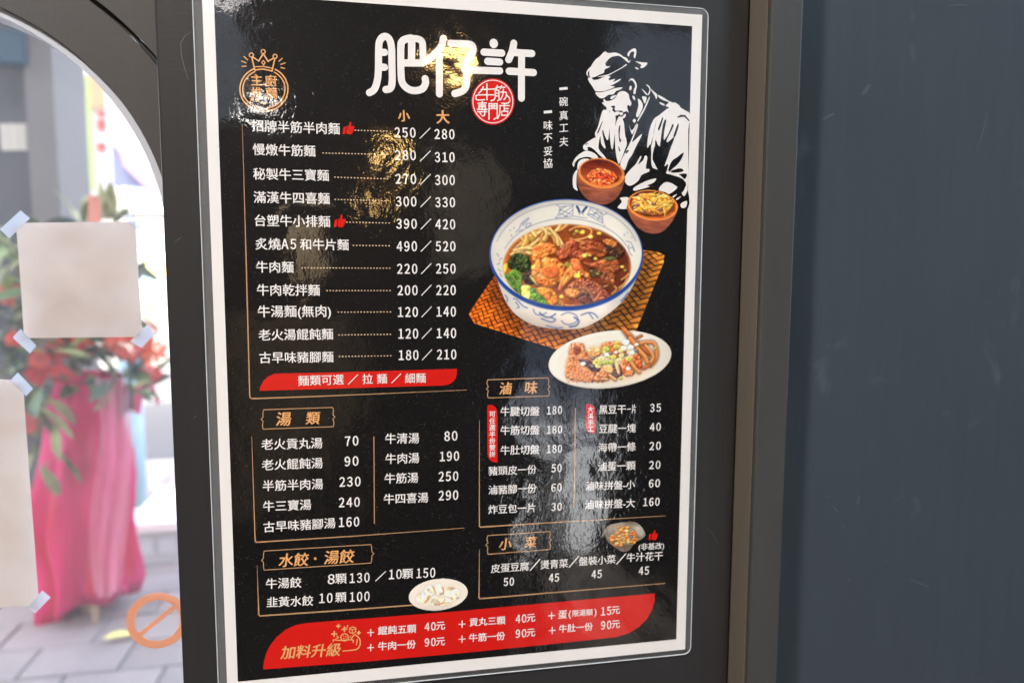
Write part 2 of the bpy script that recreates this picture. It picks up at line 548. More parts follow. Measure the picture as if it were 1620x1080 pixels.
def rrect(x0, x1, z0, z1, r, n=10):
    pts = []
    for cx, cz, a0 in ((x1 - r, z1 - r, 0), (x0 + r, z1 - r, 90), (x0 + r, z0 + r, 180), (x1 - r, z0 + r, 270)):
        for k in range(n + 1):
            a = math.radians(a0 + 90 * k / n)
            pts.append((cx + r * math.cos(a), cz + r * math.sin(a)))
    res = []
    for a, b in zip(pts, pts[1:] + pts[:1]):
        L = math.hypot(b[0] - a[0], b[1] - a[1]); s = max(1, int(L / .01))
        res += [(a[0] + (b[0] - a[0]) * i / s, a[1] + (b[1] - a[1]) * i / s) for i in range(s)]
    return res
X0, X1, Z0, Z1 = -BX - ML, BX + MR, -BZ - MB, BZ + MT
outer = rrect(X0 - FL, X1 + FR, Z0 - FB, Z1 + FT, .0052)
def clampr(x, z, e):
    return min(max(x, X0 + e), X1 - e), min(max(z, Z0 + e), Z1 - e)
prof = [(0, -.00036), (.18, -.00030), (.42, .0006), (.75, .0010), (1, .0009)]
vs, fs = [], []
n = len(outer)
for t, y in prof:
    for x, z in outer:
        a = clampr(x, z, -.0001)
        vs.append((a[0] + (x - a[0]) * t, y, a[1] + (z - a[1]) * t))
for k in range(len(prof) - 1):
    for i in range(n):
        fs.append((k * n + i, k * n + (i + 1) % n, (k + 1) * n + (i + 1) % n, (k + 1) * n + i))
mesh_obj('laminate_margin', vs, fs, M_FILM, poster, True)
bm = bmesh.new()
add_tube(bm, [(x, .0009, z) for x, z in outer] + [(outer[0][0], .0009, outer[0][1])], .00032, 6, False)
bm_obj('laminate_edge', bm, M_FEDGE, poster, True)

# ---- printed shapes
def poly_print(name, pts, mat, lay, smooth=0):
    """one printed area (list of photo points) as a flat fill"""
    loops = pts if isinstance(pts[0][0], (tuple, list)) else [pts]
    cu = bpy.data.curves.new(name, 'CURVE'); cu.dimensions = '2D'; cu.fill_mode = 'BOTH'
    for lp in loops:
        P = [at(x, y, 0) for x, y in (cr(lp, smooth, True) if smooth else lp)]
        s = cu.splines.new('POLY'); s.points.add(len(P) - 1)
        for q, v in zip(s.points, P): q.co = (v.x, v.z, 0, 1)
        s.use_cyclic_u = True
    o = bpy.data.objects.new(name, cu); COL.objects.link(o)
    PENDING.append((o, name, mat, Matrix(((1, 0, 0), (0, 0, 0), (0, 1, 0))), Vector((0, LAY[lay] if isinstance(lay, str) else lay, 0)), None))

def cr(pts, n, closed=False):
    """Catmull-Rom through the points"""
    P = [np.array(p, float) for p in pts]
    m = len(P); res = []
    for i in range(m if closed else m - 1):
        p0 = P[i - 1] if (closed or i > 0) else P[0]
        p1, p2 = P[i], P[(i + 1) % m]
        p3 = P[(i + 2) % m] if (closed or i + 2 < m) else P[-1]
        for k in range(n):
            t = k / n
            res.append(tuple(.5 * (2 * p1 + (p2 - p0) * t + (2 * p0 - 5 * p1 + 4 * p2 - p3) * t * t + (3 * p1 - p0 - 3 * p2 + p3) * t ** 3)))
    if not closed: res.append(tuple(P[-1]))
    return res

PENDING = []
_stag = [0]
def stroke_mesh(strokes, lay):
    """round-ended strokes: list of (photo points, width in photo px, smooth n, closed, taper)"""
    vs, fs = [], []
    for pts, wd, sm, closed, taper in strokes:
        _stag[0] += 1
        y = LAY[lay] - (_stag[0] % 40) * 1.0e-6
        pp = cr(pts, sm, closed) if sm else list(pts)
        P = [at(x, yy, 0) for x, yy in pp]
        sc = (at(pp[0][0] + 5, pp[0][1], 0) - at(pp[0][0] - 5, pp[0][1], 0)).length / 10
        sz = (at(pp[0][0], pp[0][1] + 5, 0) - at(pp[0][0], pp[0][1] - 5, 0)).length / 10
        h = wd * (sc + sz) / 4
        Q = [np.array((p.x, p.z)) for p in P]
        m = len(Q)
        L, Rr = [], []
        for i in range(m):
            a = Q[i] - Q[i - 1] if (i > 0 or closed) else Q[1] - Q[0]
            b = Q[(i + 1) % m] - Q[i] if (i < m - 1 or closed) else Q[-1] - Q[-2]
            a = a / (np.linalg.norm(a) + 1e-12); b = b / (np.linalg.norm(b) + 1e-12)
            t = a + b; t = t / (np.linalg.norm(t) + 1e-12)
            k = 1 / max(.45, abs(float(np.dot(t, a))))
            nrm = np.array((-t[1], t[0])) * h * k
            if taper:
                u = i / (m - 1)
                nrm = nrm * (taper[0] + (taper[1] - taper[0]) * u)
            L.append(Q[i] + nrm); Rr.append(Q[i] - nrm)
        base = len(vs)
        vs += [(q[0], y, q[1]) for q in L] + [(q[0], y, q[1]) for q in Rr]
        for i in range(m if closed else m - 1):
            j = (i + 1) % m
            fs.append((base + i, base + m + i, base + m + j, base + j))
        if not closed and not taper and wd > 1.5:
            for e, s in ((0, 1), (m - 1, -1)):
                c = Q[e]; v = L[e] - c
                sgn = s
                b0 = len(vs); k = 8
                for q in range(k + 1):
                    a = PI * q / k * sgn
                    vs.append((c[0] + v[0] * math.cos(a) - v[1] * math.sin(a), y, c[1] + v[0] * math.sin(a) + v[1] * math.cos(a)))
                fs.append(tuple(range(b0, b0 + k + 1)))
    return vs, fs

def strokes(name, lst, mat, lay='top', parent=poster):
    full = []
    for s in lst:
        s = list(s) + [0, False, None][len(s) - 2:]
        full.append(s)
    vs, fs = stroke_mesh(full, lay)
    return mesh_obj(name, vs, fs, mat, parent)

def circle_pts(cx, cy, rx, ry, n=40, a0=0, a1=360):
    m = n if abs(a1 - a0) >= 360 else n + 1
    return [(cx + rx * math.cos(math.radians(a0 + (a1 - a0) * k / n)), cy + ry * math.sin(math.radians(a0 + (a1 - a0) * k / n))) for k in range(m)]

# ---- lettering
def text(s, xl, yl, xr, yr, mat, name='menu_line', lay='top', h=None, bold=.014, shear=0.0):
    """lettering whose ink runs from photo point (xl, yl) to (xr, yr) along its middle; h = ink height in photo px"""
    cu = bpy.data.curves.new(name, 'FONT')
    num = s.isdigit() or s == 'A5'
    cu.body = s.translate(WIDE) if num else s
    if num: cu.space_character = .60 if s.isdigit() else .70
    cu.shear = shear
    cu.resolution_u = 3
    o = bpy.data.objects.new(name, cu); COL.objects.link(o)
    A, B = at(xl, yl, 0), at(xr, yr, 0)
    hh = None
    if h:
        mx_, my_ = (xl + xr) / 2, (yl + yr) / 2
        hh = (at(mx_, my_ - h / 2, 0) - at(mx_, my_ + h / 2, 0)).length
    PENDING.append((o, name, mat, (A, B, hh), LAY[lay], bold))

WIDE = {ord('0') + k: 0xFF10 + k for k in range(10)}
WIDE[ord('A')] = 0xFF21
def mixed(parts, xl, yl, xr, yr, mat, name, h=None, lay='top'):
    """figures and characters on one line; parts = (string, start, end) as fractions of the line"""
    for s, u, v in parts:
        L = lambda t: (xl + (xr - xl) * t, yl + (yr - yl) * t)
        num = s.isdigit() or s == 'A5'
        text(s, *L(u), *L(v), mat, name, lay, h if num else None, .018 if num else .014)

def char_col(s, cx, y0, y1, wd, mat, name, lay='top', bold=.014, dx=0, h=None):
    """upright column of single characters between photo heights y0 and y1 (centres)"""
    n = len(s)
    for i, ch in enumerate(s):
        y = y0 + (y1 - y0) * i / (n - 1)
        x = cx + dx * i / (n - 1)
        text(ch, x - wd / 2, y, x + wd / 2, y, mat, name, lay, None if ch in '一' else h, bold)

def flush():
    bpy.context.view_layer.update()
    dg = bpy.context.evaluated_depsgraph_get()
    for o, name, mat, xf, off, bold in PENDING:
        me = bpy.data.meshes.new_from_object(o.evaluated_get(dg))
        n = len(me.vertices)
        co = np.empty(n * 3, np.float32); me.vertices.foreach_get('co', co); co = co.reshape(-1, 3)
        if isinstance(xf, tuple):
            A, B, hh = xf
            lo, hi = co.min(0), co.max(0)
            e1 = np.array((B.x - A.x, B.z - A.z)); W = np.linalg.norm(e1); e1 = e1 / W
            e2 = np.array((-e1[1], e1[0]))
            sx = W / max(hi[0] - lo[0], 1e-6)
            sy = hh / (hi[1] - lo[1]) if hh else sx
            u = (co[:, 0] - lo[0]) * sx
            v = (co[:, 1] - (lo[1] + hi[1]) / 2) * sy
            q = np.array((A.x, A.z)) + u[:, None] * e1 + v[:, None] * e2
            new = np.stack([q[:, 0], np.full(n, off), q[:, 1]], 1)
            # heavier weight: the same outline printed five times a hair apart
            g = bold * sy
            polys = [tuple(p.vertices) for p in me.polygons]
            allv, allp = [], []
            for k, (ax, az) in enumerate(((0, 0), (g, 0), (-g, 0), (g * .5, g * .7), (-g * .5, -g * .7))):
                c = new.copy(); c[:, 0] += ax; c[:, 2] += az; c[:, 1] += k * 1.5e-6
                allv.append(c); allp += [tuple(v + k * n for v in p) for p in polys]
            old = me
            me = bpy.data.meshes.new(name)
            me.from_pydata(np.concatenate(allv).tolist(), [], allp)
            bpy.data.meshes.remove(old)
            new = np.concatenate(allv)
        else:
            new = np.stack([co[:, 0], np.full(n, off[1]), co[:, 1]], 1)
        me.vertices.foreach_set('co', new.astype(np.float32).ravel())
        me.name = name
        me.materials.clear(); me.materials.append(mat)
        me.update()
        cu = o.data
        bpy.data.objects.remove(o)
        bpy.data.curves.remove(cu)
        link(bpy.data.objects.new(name, me), poster)
    PENDING.clear()

def r1(x, y): return 320 + x / 3.857, y / 3.857
def r2(x, y): return 720 + x / 3.857, y / 3.857
def r3(x, y): return 320 + x / 3.857, 260 + y / 3.857
def r5(x, y): return 320 + x / 3.857, 520 + y / 3.857
def r6(x, y): return 720 + x / 3.857, 520 + y / 3.857
def r7(x, y): return 320 + x / 3.857, 800 + y / 3.857
def r8(x, y): return 720 + x / 3.857, 800 + y / 3.857
def M(f, pts): return [f(*p) for p in pts]

# shop name in heavy round strokes
def lg(x, y): return 570 + x / 5.4, 40 + y / 5.4
LW = 11.2
strokes('shop_name', [(M(lg, p), LW * k, s) for p, k, s in [
    ([(78, 580), (118, 552), (142, 490), (154, 400), (157, 200), (170, 130), (208, 100), (246, 122), (266, 190), (270, 330), (272, 480), (258, 540), (218, 553)], 1, 6),
    ([(170, 235), (207, 236)], 1, 0), ([(170, 362), (207, 363)], 1, 0),
    ([(553, 460), (556, 500), (530, 545), (470, 562), (410, 548), (362, 500), (348, 420), (346, 200), (358, 142), (400, 120), (440, 116)], 1, 6),
    ([(440, 118), (490, 122), (526, 145), (534, 210), (535, 326)], .95, 5), ([(350, 326), (535, 327)], 1, 0), ([(439, 125), (437, 320)], 1.05, 0),
    ([(708, 118), (694, 180), (650, 235), (590, 290), (535, 325)], 1, 5), ([(674, 262), (675, 590)], 1, 0),
    ([(772, 160), (900, 164), (950, 175), (964, 215), (945, 265), (912, 305), (906, 360), (906, 500), (888, 550), (850, 575), (806, 588)], 1, 6),
    ([(890, 386), (1190, 394)], 1, 0),
    ([(1055, 234), (1208, 242)], 1, 0), ([(1086, 312), (1190, 318)], 1, 0),
    ([(1310, 158), (1296, 225), (1266, 298)], 1, 5), ([(1310, 236), (1464, 246)], 1, 0), ([(1270, 396), (1478, 408)], 1, 0), ([(1376, 244), (1375, 626)], 1, 0)]]
    + [(M(lg, [(1138, 157), (1139, 163)]), 13.5)], M_WHITE, 'top')

# round red seal
se = lambda x, y: lg(x, y)
poly_print('seal_disc', circle_pts(*se(1131, 655), 34.2, 36.6, 48), M_RED, 'hi')
poly_print('seal_ring', [circle_pts(*se(1131, 655), 32.2, 34.4, 48), circle_pts(*se(1131, 655), 30.8, 33, 48)[::-1]], M_WHITE, -.00068)
LAY['seal'] = -.00068
SW = 1.95
strokes('seal_lettering', [(M(se, p), SW, s) for p, s in [
    ([(1050, 530), (1035, 560), (1010, 585)], 3), ([(1030, 553), (1165, 548)], 0), ([(1080, 505), (1080, 640)], 0), ([(1140, 598), (1005, 600), (985, 620), (1000, 642), (1060, 640)], 4),
    ([(1170, 520), (1155, 545)], 0), ([(1165, 533), (1190, 533)], 0), ([(1205, 520), (1195, 545)], 0), ([(1200, 532), (1235, 534)], 0),
    ([(1150, 560), (1152, 610), (1140, 640), (1115, 648)], 4), ([(1150, 560), (1182, 560), (1184, 640), (1170, 650)], 0), ([(1155, 585), (1180, 585)], 0), ([(1155, 608), (1180, 608)], 0),
    ([(1195, 575), (1245, 578), (1240, 620), (1225, 640)], 3), ([(1220, 550), (1215, 600), (1195, 640)], 3), ([(1245, 600), (1272, 625), (1270, 660), (1240, 672), (1205, 668)], 4),
    ([(1005, 670), (1075, 668)], 0), ([(1015, 685), (1065, 685)], 0), ([(1015, 700), (1065, 700)], 0), ([(1013, 684), (1013, 715)], 0), ([(1067, 684), (1067, 715)], 0), ([(1040, 655), (1040, 725)], 0), ([(1000, 722), (1082, 722)], 0),
    ([(1000, 742), (1080, 742)], 0), ([(1062, 730), (1060, 770), (1040, 778)], 3), ([(1020, 752), (1030, 765)], 0),
    ([(1098, 672), (1098, 805)], 0), ([(1098, 674), (1125, 674), (1125, 715), (1098, 715)], 0), ([(1100, 694), (1124, 694)], 0),
    ([(1140, 715), (1140, 674), (1168, 674), (1168, 790), (1140, 806)], 0), ([(1142, 694), (1166, 694)], 0), ([(1142, 715), (1166, 715)], 0),
    ([(1190, 690), (1270, 690)], 0), ([(1228, 672), (1228, 690)], 0), ([(1192, 690), (1188, 760), (1172, 800)], 3), ([(1228, 700), (1228, 738)], 0), ([(1230, 716), (1262, 716)], 0), ([(1205, 738), (1258, 738), (1258, 772), (1205, 772), (1205, 738)], 0)]],
    M_WHITE, 'seal')

# chef's choice badge
bd = lambda x, y: (370 + x / 9, 70 + y / 9)
def arc_b(rx, ry, a0, a1, n=40): return [bd(430 + rx * math.cos(math.radians(a)), 645 + ry * math.sin(math.radians(a))) for a in np.linspace(a0, a1, n)]
strokes('crown_badge', [(arc_b(342, 318, -62, 246), 2.2), (arc_b(300, 276, -60, 244), 2.0),
    (M(bd, [(258, 195), (302, 376)]), 2.2), (M(bd, [(302, 376), (420, 362), (546, 390)]), 2.2, 6), (M(bd, [(546, 390), (584, 212)]), 2.2),
    (M(bd, [(272, 190), (356, 246), (420, 142), (490, 250), (568, 205)]), 2.2), (M(bd, [(300, 330), (420, 325), (548, 350)]), 1.8, 6),
    (M(bd, circle_pts(251, 161, 29, 29, 16)), 1.7, 0, True), (M(bd, circle_pts(420, 113, 29, 29, 16)), 1.7, 0, True), (M(bd, circle_pts(588, 180, 29, 29, 16)), 1.7, 0, True),
    (M(bd, [(421, 240), (448, 270), (426, 302), (400, 268)]), 1.5, 0, True)]
    + [(M(bd, p), 1.7) for p in ([(148, 182), (198, 230)], [(112, 246), (174, 272)], [(120, 325), (176, 318)], [(690, 208), (644, 250)], [(732, 272), (670, 295)], [(724, 352), (672, 338)])], M_GOLD)
def star(cx, cy, r):
    return M(bd, [(cx + (r if k % 2 == 0 else r * .42) * math.sin(PI * k / 5), cy - (r if k % 2 == 0 else r * .42) * math.cos(PI * k / 5)) for k in range(10)])
for cx, cy, r in ((340, 800, 46), (440, 850, 34), (550, 845, 30), (255, 790, 34)):
    poly_print('badge_star', star(cx, cy, r), M_GOLD, 'top')
for ch, x, y, wd in (('主', 327, 512, 160), ('廚', 527, 525, 165), ('推', 330, 696, 160), ('薦', 537, 703, 165)):
    text(ch, *bd(x - wd / 2, y), *bd(x + wd / 2, y), M_GOLD, 'badge_lettering', bold=.018)

# noodle list
rows = [('招牌半筋半肉麵', (398.5, 199), (537.5, 204.3), '250', 210, '280', 212.6, (561, 206.6), (615.6, 208)),
        ('慢燉牛筋麵', (400.4, 236.5), (498.9, 239.3), '280', 245.8, '310', 248.9, (510, 242.4), (617, 245)),
        ('秘製牛三寶麵', (400.9, 275), (520.2, 277.8), '270', 283.3, '300', 285.1, (528.7, 280.5), (616.9, 283.5)),
        ('滿漢牛四喜麵', (401.7, 311.9), (521.5, 314.2), '300', 318.9, '330', 320.2, (529.5, 315.7), (618, 318)),
        ('台塑牛小排麵', (403.5, 348.7), (522.2, 350.5), '390', 354.1, '420', 354.9, (547.6, 351.6), (619.5, 353)),
        ('炙燒A5 和牛片麵', (404.3, 385.7), (551.5, 387.3), '490', 389.6, '520', 389.6, (558, 388.2), (619.5, 388.9)),
        ('牛肉麵', (405.6, 422), (464.4, 422.6), '220', 425.2, '250', 424.9, (476.9, 423.7), (620.2, 424.2)),
        ('牛肉乾拌麵', (406.9, 458.3), (505.9, 458.9), '200', 459.1, '220', 458.9, (516.3, 459.6), (620.8, 459.6)),
        ('牛湯麵(無肉)', (408.2, 493.9), (523.5, 493.3), '120', 493.4, '140', 492.8, (534.2, 493.6), (621.5, 493.2)),
        ('老火湯餛飩麵', (409.4, 529.6), (526.9, 528), '120', 527.6, '140', 526.8, (535.2, 529.6), (621.5, 528.5)),
        ('古早味豬腳麵', (410.7, 565.4), (527.4, 564), '180', 561.5, '210', 560.4, (536, 563.6), (622, 562.3))]
for i, (s, a, b, p1, y1, p2, y2, da, db) in enumerate(rows):
    q = i / 10
    if 'A5' in s: mixed([('炙燒', 0, .27), ('A5', .28, .435), ('和牛片麵', .48, 1)], *a, *b, M_WHITE, 'menu_line', 15.8)
    else: text(s, *a, *b, M_WHITE, 'menu_line', h=None)
    text(p1, 624.6 + 6.5 * q, y1, 657 + 4.7 * q, y1 + .4 - .6 * q, M_WHITE, 'price', h=15.6, bold=.022)
    text(p2, 687.6 + 3.9 * q, y2, 718.5 + 2.9 * q, y2 + .4 - .6 * q, M_WHITE, 'price', h=15.6, bold=.022)
    strokes('price_slash', [([(664 + 3.7 * q, (y1 + y2) / 2 + 8.3), (680.6 + 2.6 * q, (y1 + y2) / 2 - 8.3)], 1.4)], M_WHITE)
    n = int((db[0] - da[0]) / 4.9)
    dash = []
    for k in range(n):
        u0, u1 = k / n, (k + .46) / n
        dash.append(([(da[0] + (db[0] - da[0]) * u, da[1] + (db[1] - da[1]) * u) for u in (u0, u1)], 1.5, 0, False, (1, 1)))
    strokes('dotted_line', dash, M_DOT)
text('小', 630, 183.8, 648, 183.8, M_GOLD, 'size_heading', bold=.03)
text('大', 690.5, 185.6, 710.5, 185.6, M_GOLD, 'size_heading', bold=.03)
def thumb(cx, cy, s):
    pts = [(-9, -2), (-4, -4), (-4.5, 9), (-9, 9.5)]
    hand = [(-3, -3), (0, -6), (.5, -11), (2.5, -11.5), (3.8, -8), (3.2, -4), (9, -4), (10, -1.5), (8.8, 0), (9.4, 2), (8.2, 3.6), (8.6, 5.6), (7.2, 6.8), (7, 9), (4, 9.8), (-3, 8.6)]
    for g in (pts, hand):
        poly_print('thumb_icon', [(cx + x * s - y * .12 * s, cy + y * s) for x, y in g], M_RED, 'top')
thumb(551.5, 204, .95); thumb(537.8, 350.4, .95); thumb(1033, 846, .75)

def gold_path(name, pts, wd, taper=None, sm=0):
    strokes(name, [(pts, wd, sm, False, taper)], M_GOLD2, 'mid')
gold_path('gold_rule', [(383.5, 199), (386, 280), (388.8, 380)], 1.6, (.35, 1))
gold_path('gold_rule', [(388.8, 380), (392, 500), (395.3, 624), (396.4, 629), (400, 630)], 1.9, None)
gold_path('gold_rule', [(400, 630), (500, 626.5), (620, 621.5), (738.7, 616.4)], 2.3, (1, .3))
poly_print('red_banner', M(r5, [(350, 377), (358, 345), (375, 315), (400, 292), (440, 272), (800, 265), (1553, 243), (1553, 270), (1547, 300), (1530, 322), (1505, 338), (1465, 345)]), M_RED, 'base')
for s, x0, x1, y0, y1 in (('麵類可選', 585, 863, 316, 307), ('拉', 978, 1040, 305, 304), ('麵', 1066, 1127, 304, 302), ('細麵', 1237, 1363, 301, 298)):
    text(s, *r5(x0, y0), *r5(x1, y1), M_WHITE, 'banner_lettering', bold=.012)
strokes('banner_slash', [(M(r5, [(890, 338), (950, 278)]), 1.4), (M(r5, [(1155, 330), (1212, 272)]), 1.4)], M_WHITE)

def bracket(f, tl, tr_, br, bl, el, er):
    (ax, ay), (bx, by), (cx, cy), (dx, dy) = tl, tr_, br, bl
    d = 16
    left = [bl, (bl[0] - 4, bl[1] - 22), (el[0] + 12, el[1] + 12), el, (el[0] + 12, el[1] - 12), (tl[0] - 4, tl[1] + 22), tl]
    right = [tr_, (tr_[0] + 4, tr_[1] + 22), (er[0] - 12, er[1] - 12), er, (er[0] - 12, er[1] + 12), (br[0] + 4, br[1] - 22), br]
    strokes('heading_frame', [(M(f, [tl, tr_]), 1.4), (M(f, [bl, br]), 1.4), (M(f, left), 1.3), (M(f, right), 1.3)], M_GOLD2, 'mid')
def heading(f, items):
    for s, x0, x1, y0, y1 in items:
        text(s, *f(x0, y0), *f(x1, y1), M_GOLD, 'heading_lettering', bold=.022, shear=.12)
bracket(r5, (375, 492), (797, 478), (800, 595), (372, 610), (360, 550), (810, 535))
heading(r5, [('湯', 452, 543, 549, 547), ('類', 632, 720, 544, 542)])
gold_path('gold_rule', [(398.5, 690), (401, 770), (403.7, 850)], 1.9, (.3, 1))
gold_path('gold_rule', [(403.7, 849.5), (404.3, 855), (406.5, 856.6), (412, 856.3)], 2, None)
gold_path('gold_rule', [(412, 856.3), (560, 847), (734.8, 834.2)], 2.4, (1, .35))
strokes('gold_divider', [([(591.5, 690), (591.9, 760), (592.2, 827)], 1.5)], M_GOLD2, 'mid')
soup = [('老火貢丸湯', (413.9, 702.5), (510, 700), '70', 546.1, 566.8, 696.8), ('老火餛飩湯', (414.6, 734.7), (510.6, 731.3), '90', 545.6, 566.8, 728.7),
        ('半筋半肉湯', (415.9, 767.6), (511, 764.5), '230', 537.3, 570.2, 761.1), ('牛三寶湯', (416.5, 800), (492.4, 797), '240', 536.5, 568.9, 793.5),
        ('古早味豬腳湯', (417.2, 832.9), (530.5, 826), '160', 536.5, 568.1, 824.6), ('牛清湯', (609.6, 693.2), (663, 692.2), '80', 703.2, 723.2, 689),
        ('牛肉湯', (609.9, 725), (663, 723.4), '190', 696, 725.8, 720.9), ('牛筋湯', (608.6, 756.2), (661.5, 754.5), '250', 694.1, 724.5, 752.6),
        ('牛四喜湯', (607.3, 788.5), (677.3, 785.8), '290', 694.1, 724.5, 782.6)]
for s, a, b, p, x0, x1, y in soup:
    text(s, *a, *b, M_WHITE, 'menu_line')
    text(p, x0, y + .5, x1, y - .5, M_WHITE, 'price', h=15, bold=.022)
bracket(r7, (378, 272), (1030, 232), (1030, 345), (378, 388), (362, 328), (1047, 288))
heading(r7, [('水餃', 467, 650, 330, 321), ('湯餃', 745, 928, 312, 302)])
poly_print('heading_lettering', circle_pts(*r7(690, 318), 2.2, 2.2, 12), M_GOLD, 'top')
gold_path('gold_rule', [(406.9, 893), (409.2, 960)], 1.7, (.3, 1))
gold_path('gold_rule', [(409.2, 959.5), (409.6, 971), (411.5, 973), (416, 972.6)], 2, None)
gold_path('gold_rule', [(416, 972.6), (530, 965), (657, 955.6)], 2.4, None)
for s, x0, x1, y0, y1, nm, h in (('牛湯餃', 390, 605, 471, 462, 'menu_line', None), ('8顆 130', 767, 1020, 444, 432, 'price', 17), ('10顆 150', 1140, 1420, 415, 403, 'price', 17),
                             ('韭黃水餃', 395, 677, 584, 573, 'menu_line', None), ('10 顆 100', 715, 1020, 560, 547, 'price', 17)):
    if h:
        pr = {'8顆 130': [('8', 0, .16), ('顆', .18, .45), ('130', .53, 1)], '10顆 150': [('10', 0, .27), ('顆', .285, .52), ('150', .6, 1)], '10 顆 100': [('10', 0, .26), ('顆', .32, .54), ('100', .61, 1)]}[s]
        mixed(pr, *r7(x0, y0), *r7(x1, y1), M_WHITE, nm, 15.2)
    else: text(s, *r7(x0, y0), *r7(x1, y1), M_WHITE, nm)
strokes('price_slash', [(M(r7, [(1057, 455), (1120, 395)]), 1.5)], M_WHITE)

# bottom red banner
poly_print('red_banner', M(r7, [(372, 993), (376, 950), (390, 895), (415, 845), (455, 795), (510, 750), (570, 722), (640, 710)])
           + M(r8, [(0, 640), (600, 585), (1217, 530), (1216, 575), (1200, 630), (1170, 685), (1120, 735), (1060, 772), (980, 797), (500, 848), (0, 897)]) + M(r7, [(1000, 945)]), M_RED, 'base')
text('加料升級', *r7(478, 891), *r7(845, 870), M_GOLD, 'heading_lettering', bold=.022, shear=.15)
for f, lst in ((r7, [('餛飩五顆', 1072, 1305, 757, 743), ('40元', 1358, 1480, 734, 725), ('牛肉一份', 1073, 1302, 852, 838), ('90元', 1358, 1480, 829, 821)]),
               (r8, [('貢丸三顆', 88, 305, 706, 692), ('40元', 370, 487, 686, 677), ('牛筋一份', 85, 303, 801, 787), ('90元', 370, 487, 776, 767),
                     ('蛋', 628, 680, 661, 657), ('(', 692, 705, 660, 659), ('限湯類', 715, 838, 652, 644), (')', 848, 861, 648, 647), ('15元', 890, 1003, 640, 630), ('牛肚一份', 633, 838, 746, 730), ('90元', 890, 1003, 725, 716)])):
    for s, x0, x1, y0, y1 in lst:
        if s.endswith('元'): mixed([(s[:-1], 0, .53), ('元', .56, 1)], *f(x0, y0), *f(x1, y1), M_WHITE, 'topping_line', 13)
        else: text(s, *f(x0, y0), *f(x1, y1), M_WHITE, 'topping_line', bold=.018)
pl_ = []
for f, x, y in ((r7, 1028, 768), (r7, 1028, 860), (r8, 42, 717), (r8, 42, 808), (r8, 587, 665), (r8, 591, 755)):
    strokes('plus_sign', [(M(f, [(x - 21, y + 1.5), (x + 21, y - 1.5)]), 1.5), (M(f, [(x, y - 22), (x, y + 22)]), 1.5)], M_WHITE)
ic = lambda x, y: (520 + x / 12, 960 + y / 12)
def plus(x, y, s): return [(M(ic, [(x - s, y + 2), (x + s, y - 2)]), 2.4), (M(ic, [(x, y - s), (x, y + s)]), 2.4)]
strokes('topping_icon', plus(185, 345, 30) + plus(300, 405, 42) + plus(105, 495, 45) + plus(572, 475, 26) + [
    (M(ic, [(370, 325), (345, 380)]), 1.5), (M(ic, circle_pts(302, 560, 72, 68, 24)), 1.7, 0, True),
    (M(ic, [(85, 640), (90, 605), (200, 618), (440, 605), (470, 615), (465, 655)]), 1.7), (M(ic, [(130, 590), (185, 565), (150, 525)]), 1.5),
    (M(ic, [(400, 385), (455, 362), (515, 385), (512, 450), (460, 490), (395, 460)]), 1.6, 0, True), (M(ic, [(400, 388), (450, 420), (512, 390)]), 1.3), (M(ic, [(450, 420), (452, 485)]), 1.3),
    (M(ic, [(430, 590), (495, 510), (580, 580), (598, 640), (590, 720), (540, 780), (430, 805), (270, 820)]), 1.8, 4), (M(ic, [(545, 590), (525, 710)]), 1.5), (M(ic, [(420, 530), (405, 570)]), 1.4),
    (M(ic, [(270, 540), (285, 530)]), 1.5), (M(ic, [(310, 535), (330, 550)]), 1.5), (M(ic, [(280, 575), (300, 585)]), 1.5), (M(ic, [(325, 580), (340, 570)]), 1.5)], M_GOLD)

# braised dishes
bracket(r6, (197, 310), (567, 298), (570, 408), (200, 420), (190, 365), (578, 352))
heading(r6, [('滷', 270, 345, 363, 361), ('味', 425, 500, 358, 356)])
gold_path('gold_rule', [(758.3, 664), (758.2, 740), (758.1, 825)], 1.7, (.4, 1))
gold_path('gold_rule', [(758.1, 824.5), (758.3, 831.5), (760, 832.8), (764, 832.5)], 1.9, None)
gold_path('gold_rule', [(764, 832.5), (900, 824), (1053, 815)], 2.3, (1, .35))
strokes('gold_divider', [([(910, 644.5), (909, 720), (907.5, 803)], 1.4)], M_GOLD2, 'mid')
poly_print('red_tab', M(r6, [(196, 465), (225, 462), (245, 475), (256, 500), (258, 540), (258, 812), (228, 810), (207, 795), (196, 760)]), M_RED, 'base')
char_col('可任選半份雙拼', r6(226, 0)[0], r6(0, 520)[1], r6(0, 762)[1], 9.3, M_WHITE, 'tab_lettering', bold=.02)
poly_print('red_tab', M(r6, [(797, 457), (826, 460), (845, 470), (854, 495), (853, 637), (825, 634), (805, 622), (797, 600)]), M_RED, 'base')
char_col('大溪手工', r6(825, 0)[0], r6(0, 490)[1], r6(0, 610)[1], 8.6, M_WHITE, 'tab_lettering', bold=.02)
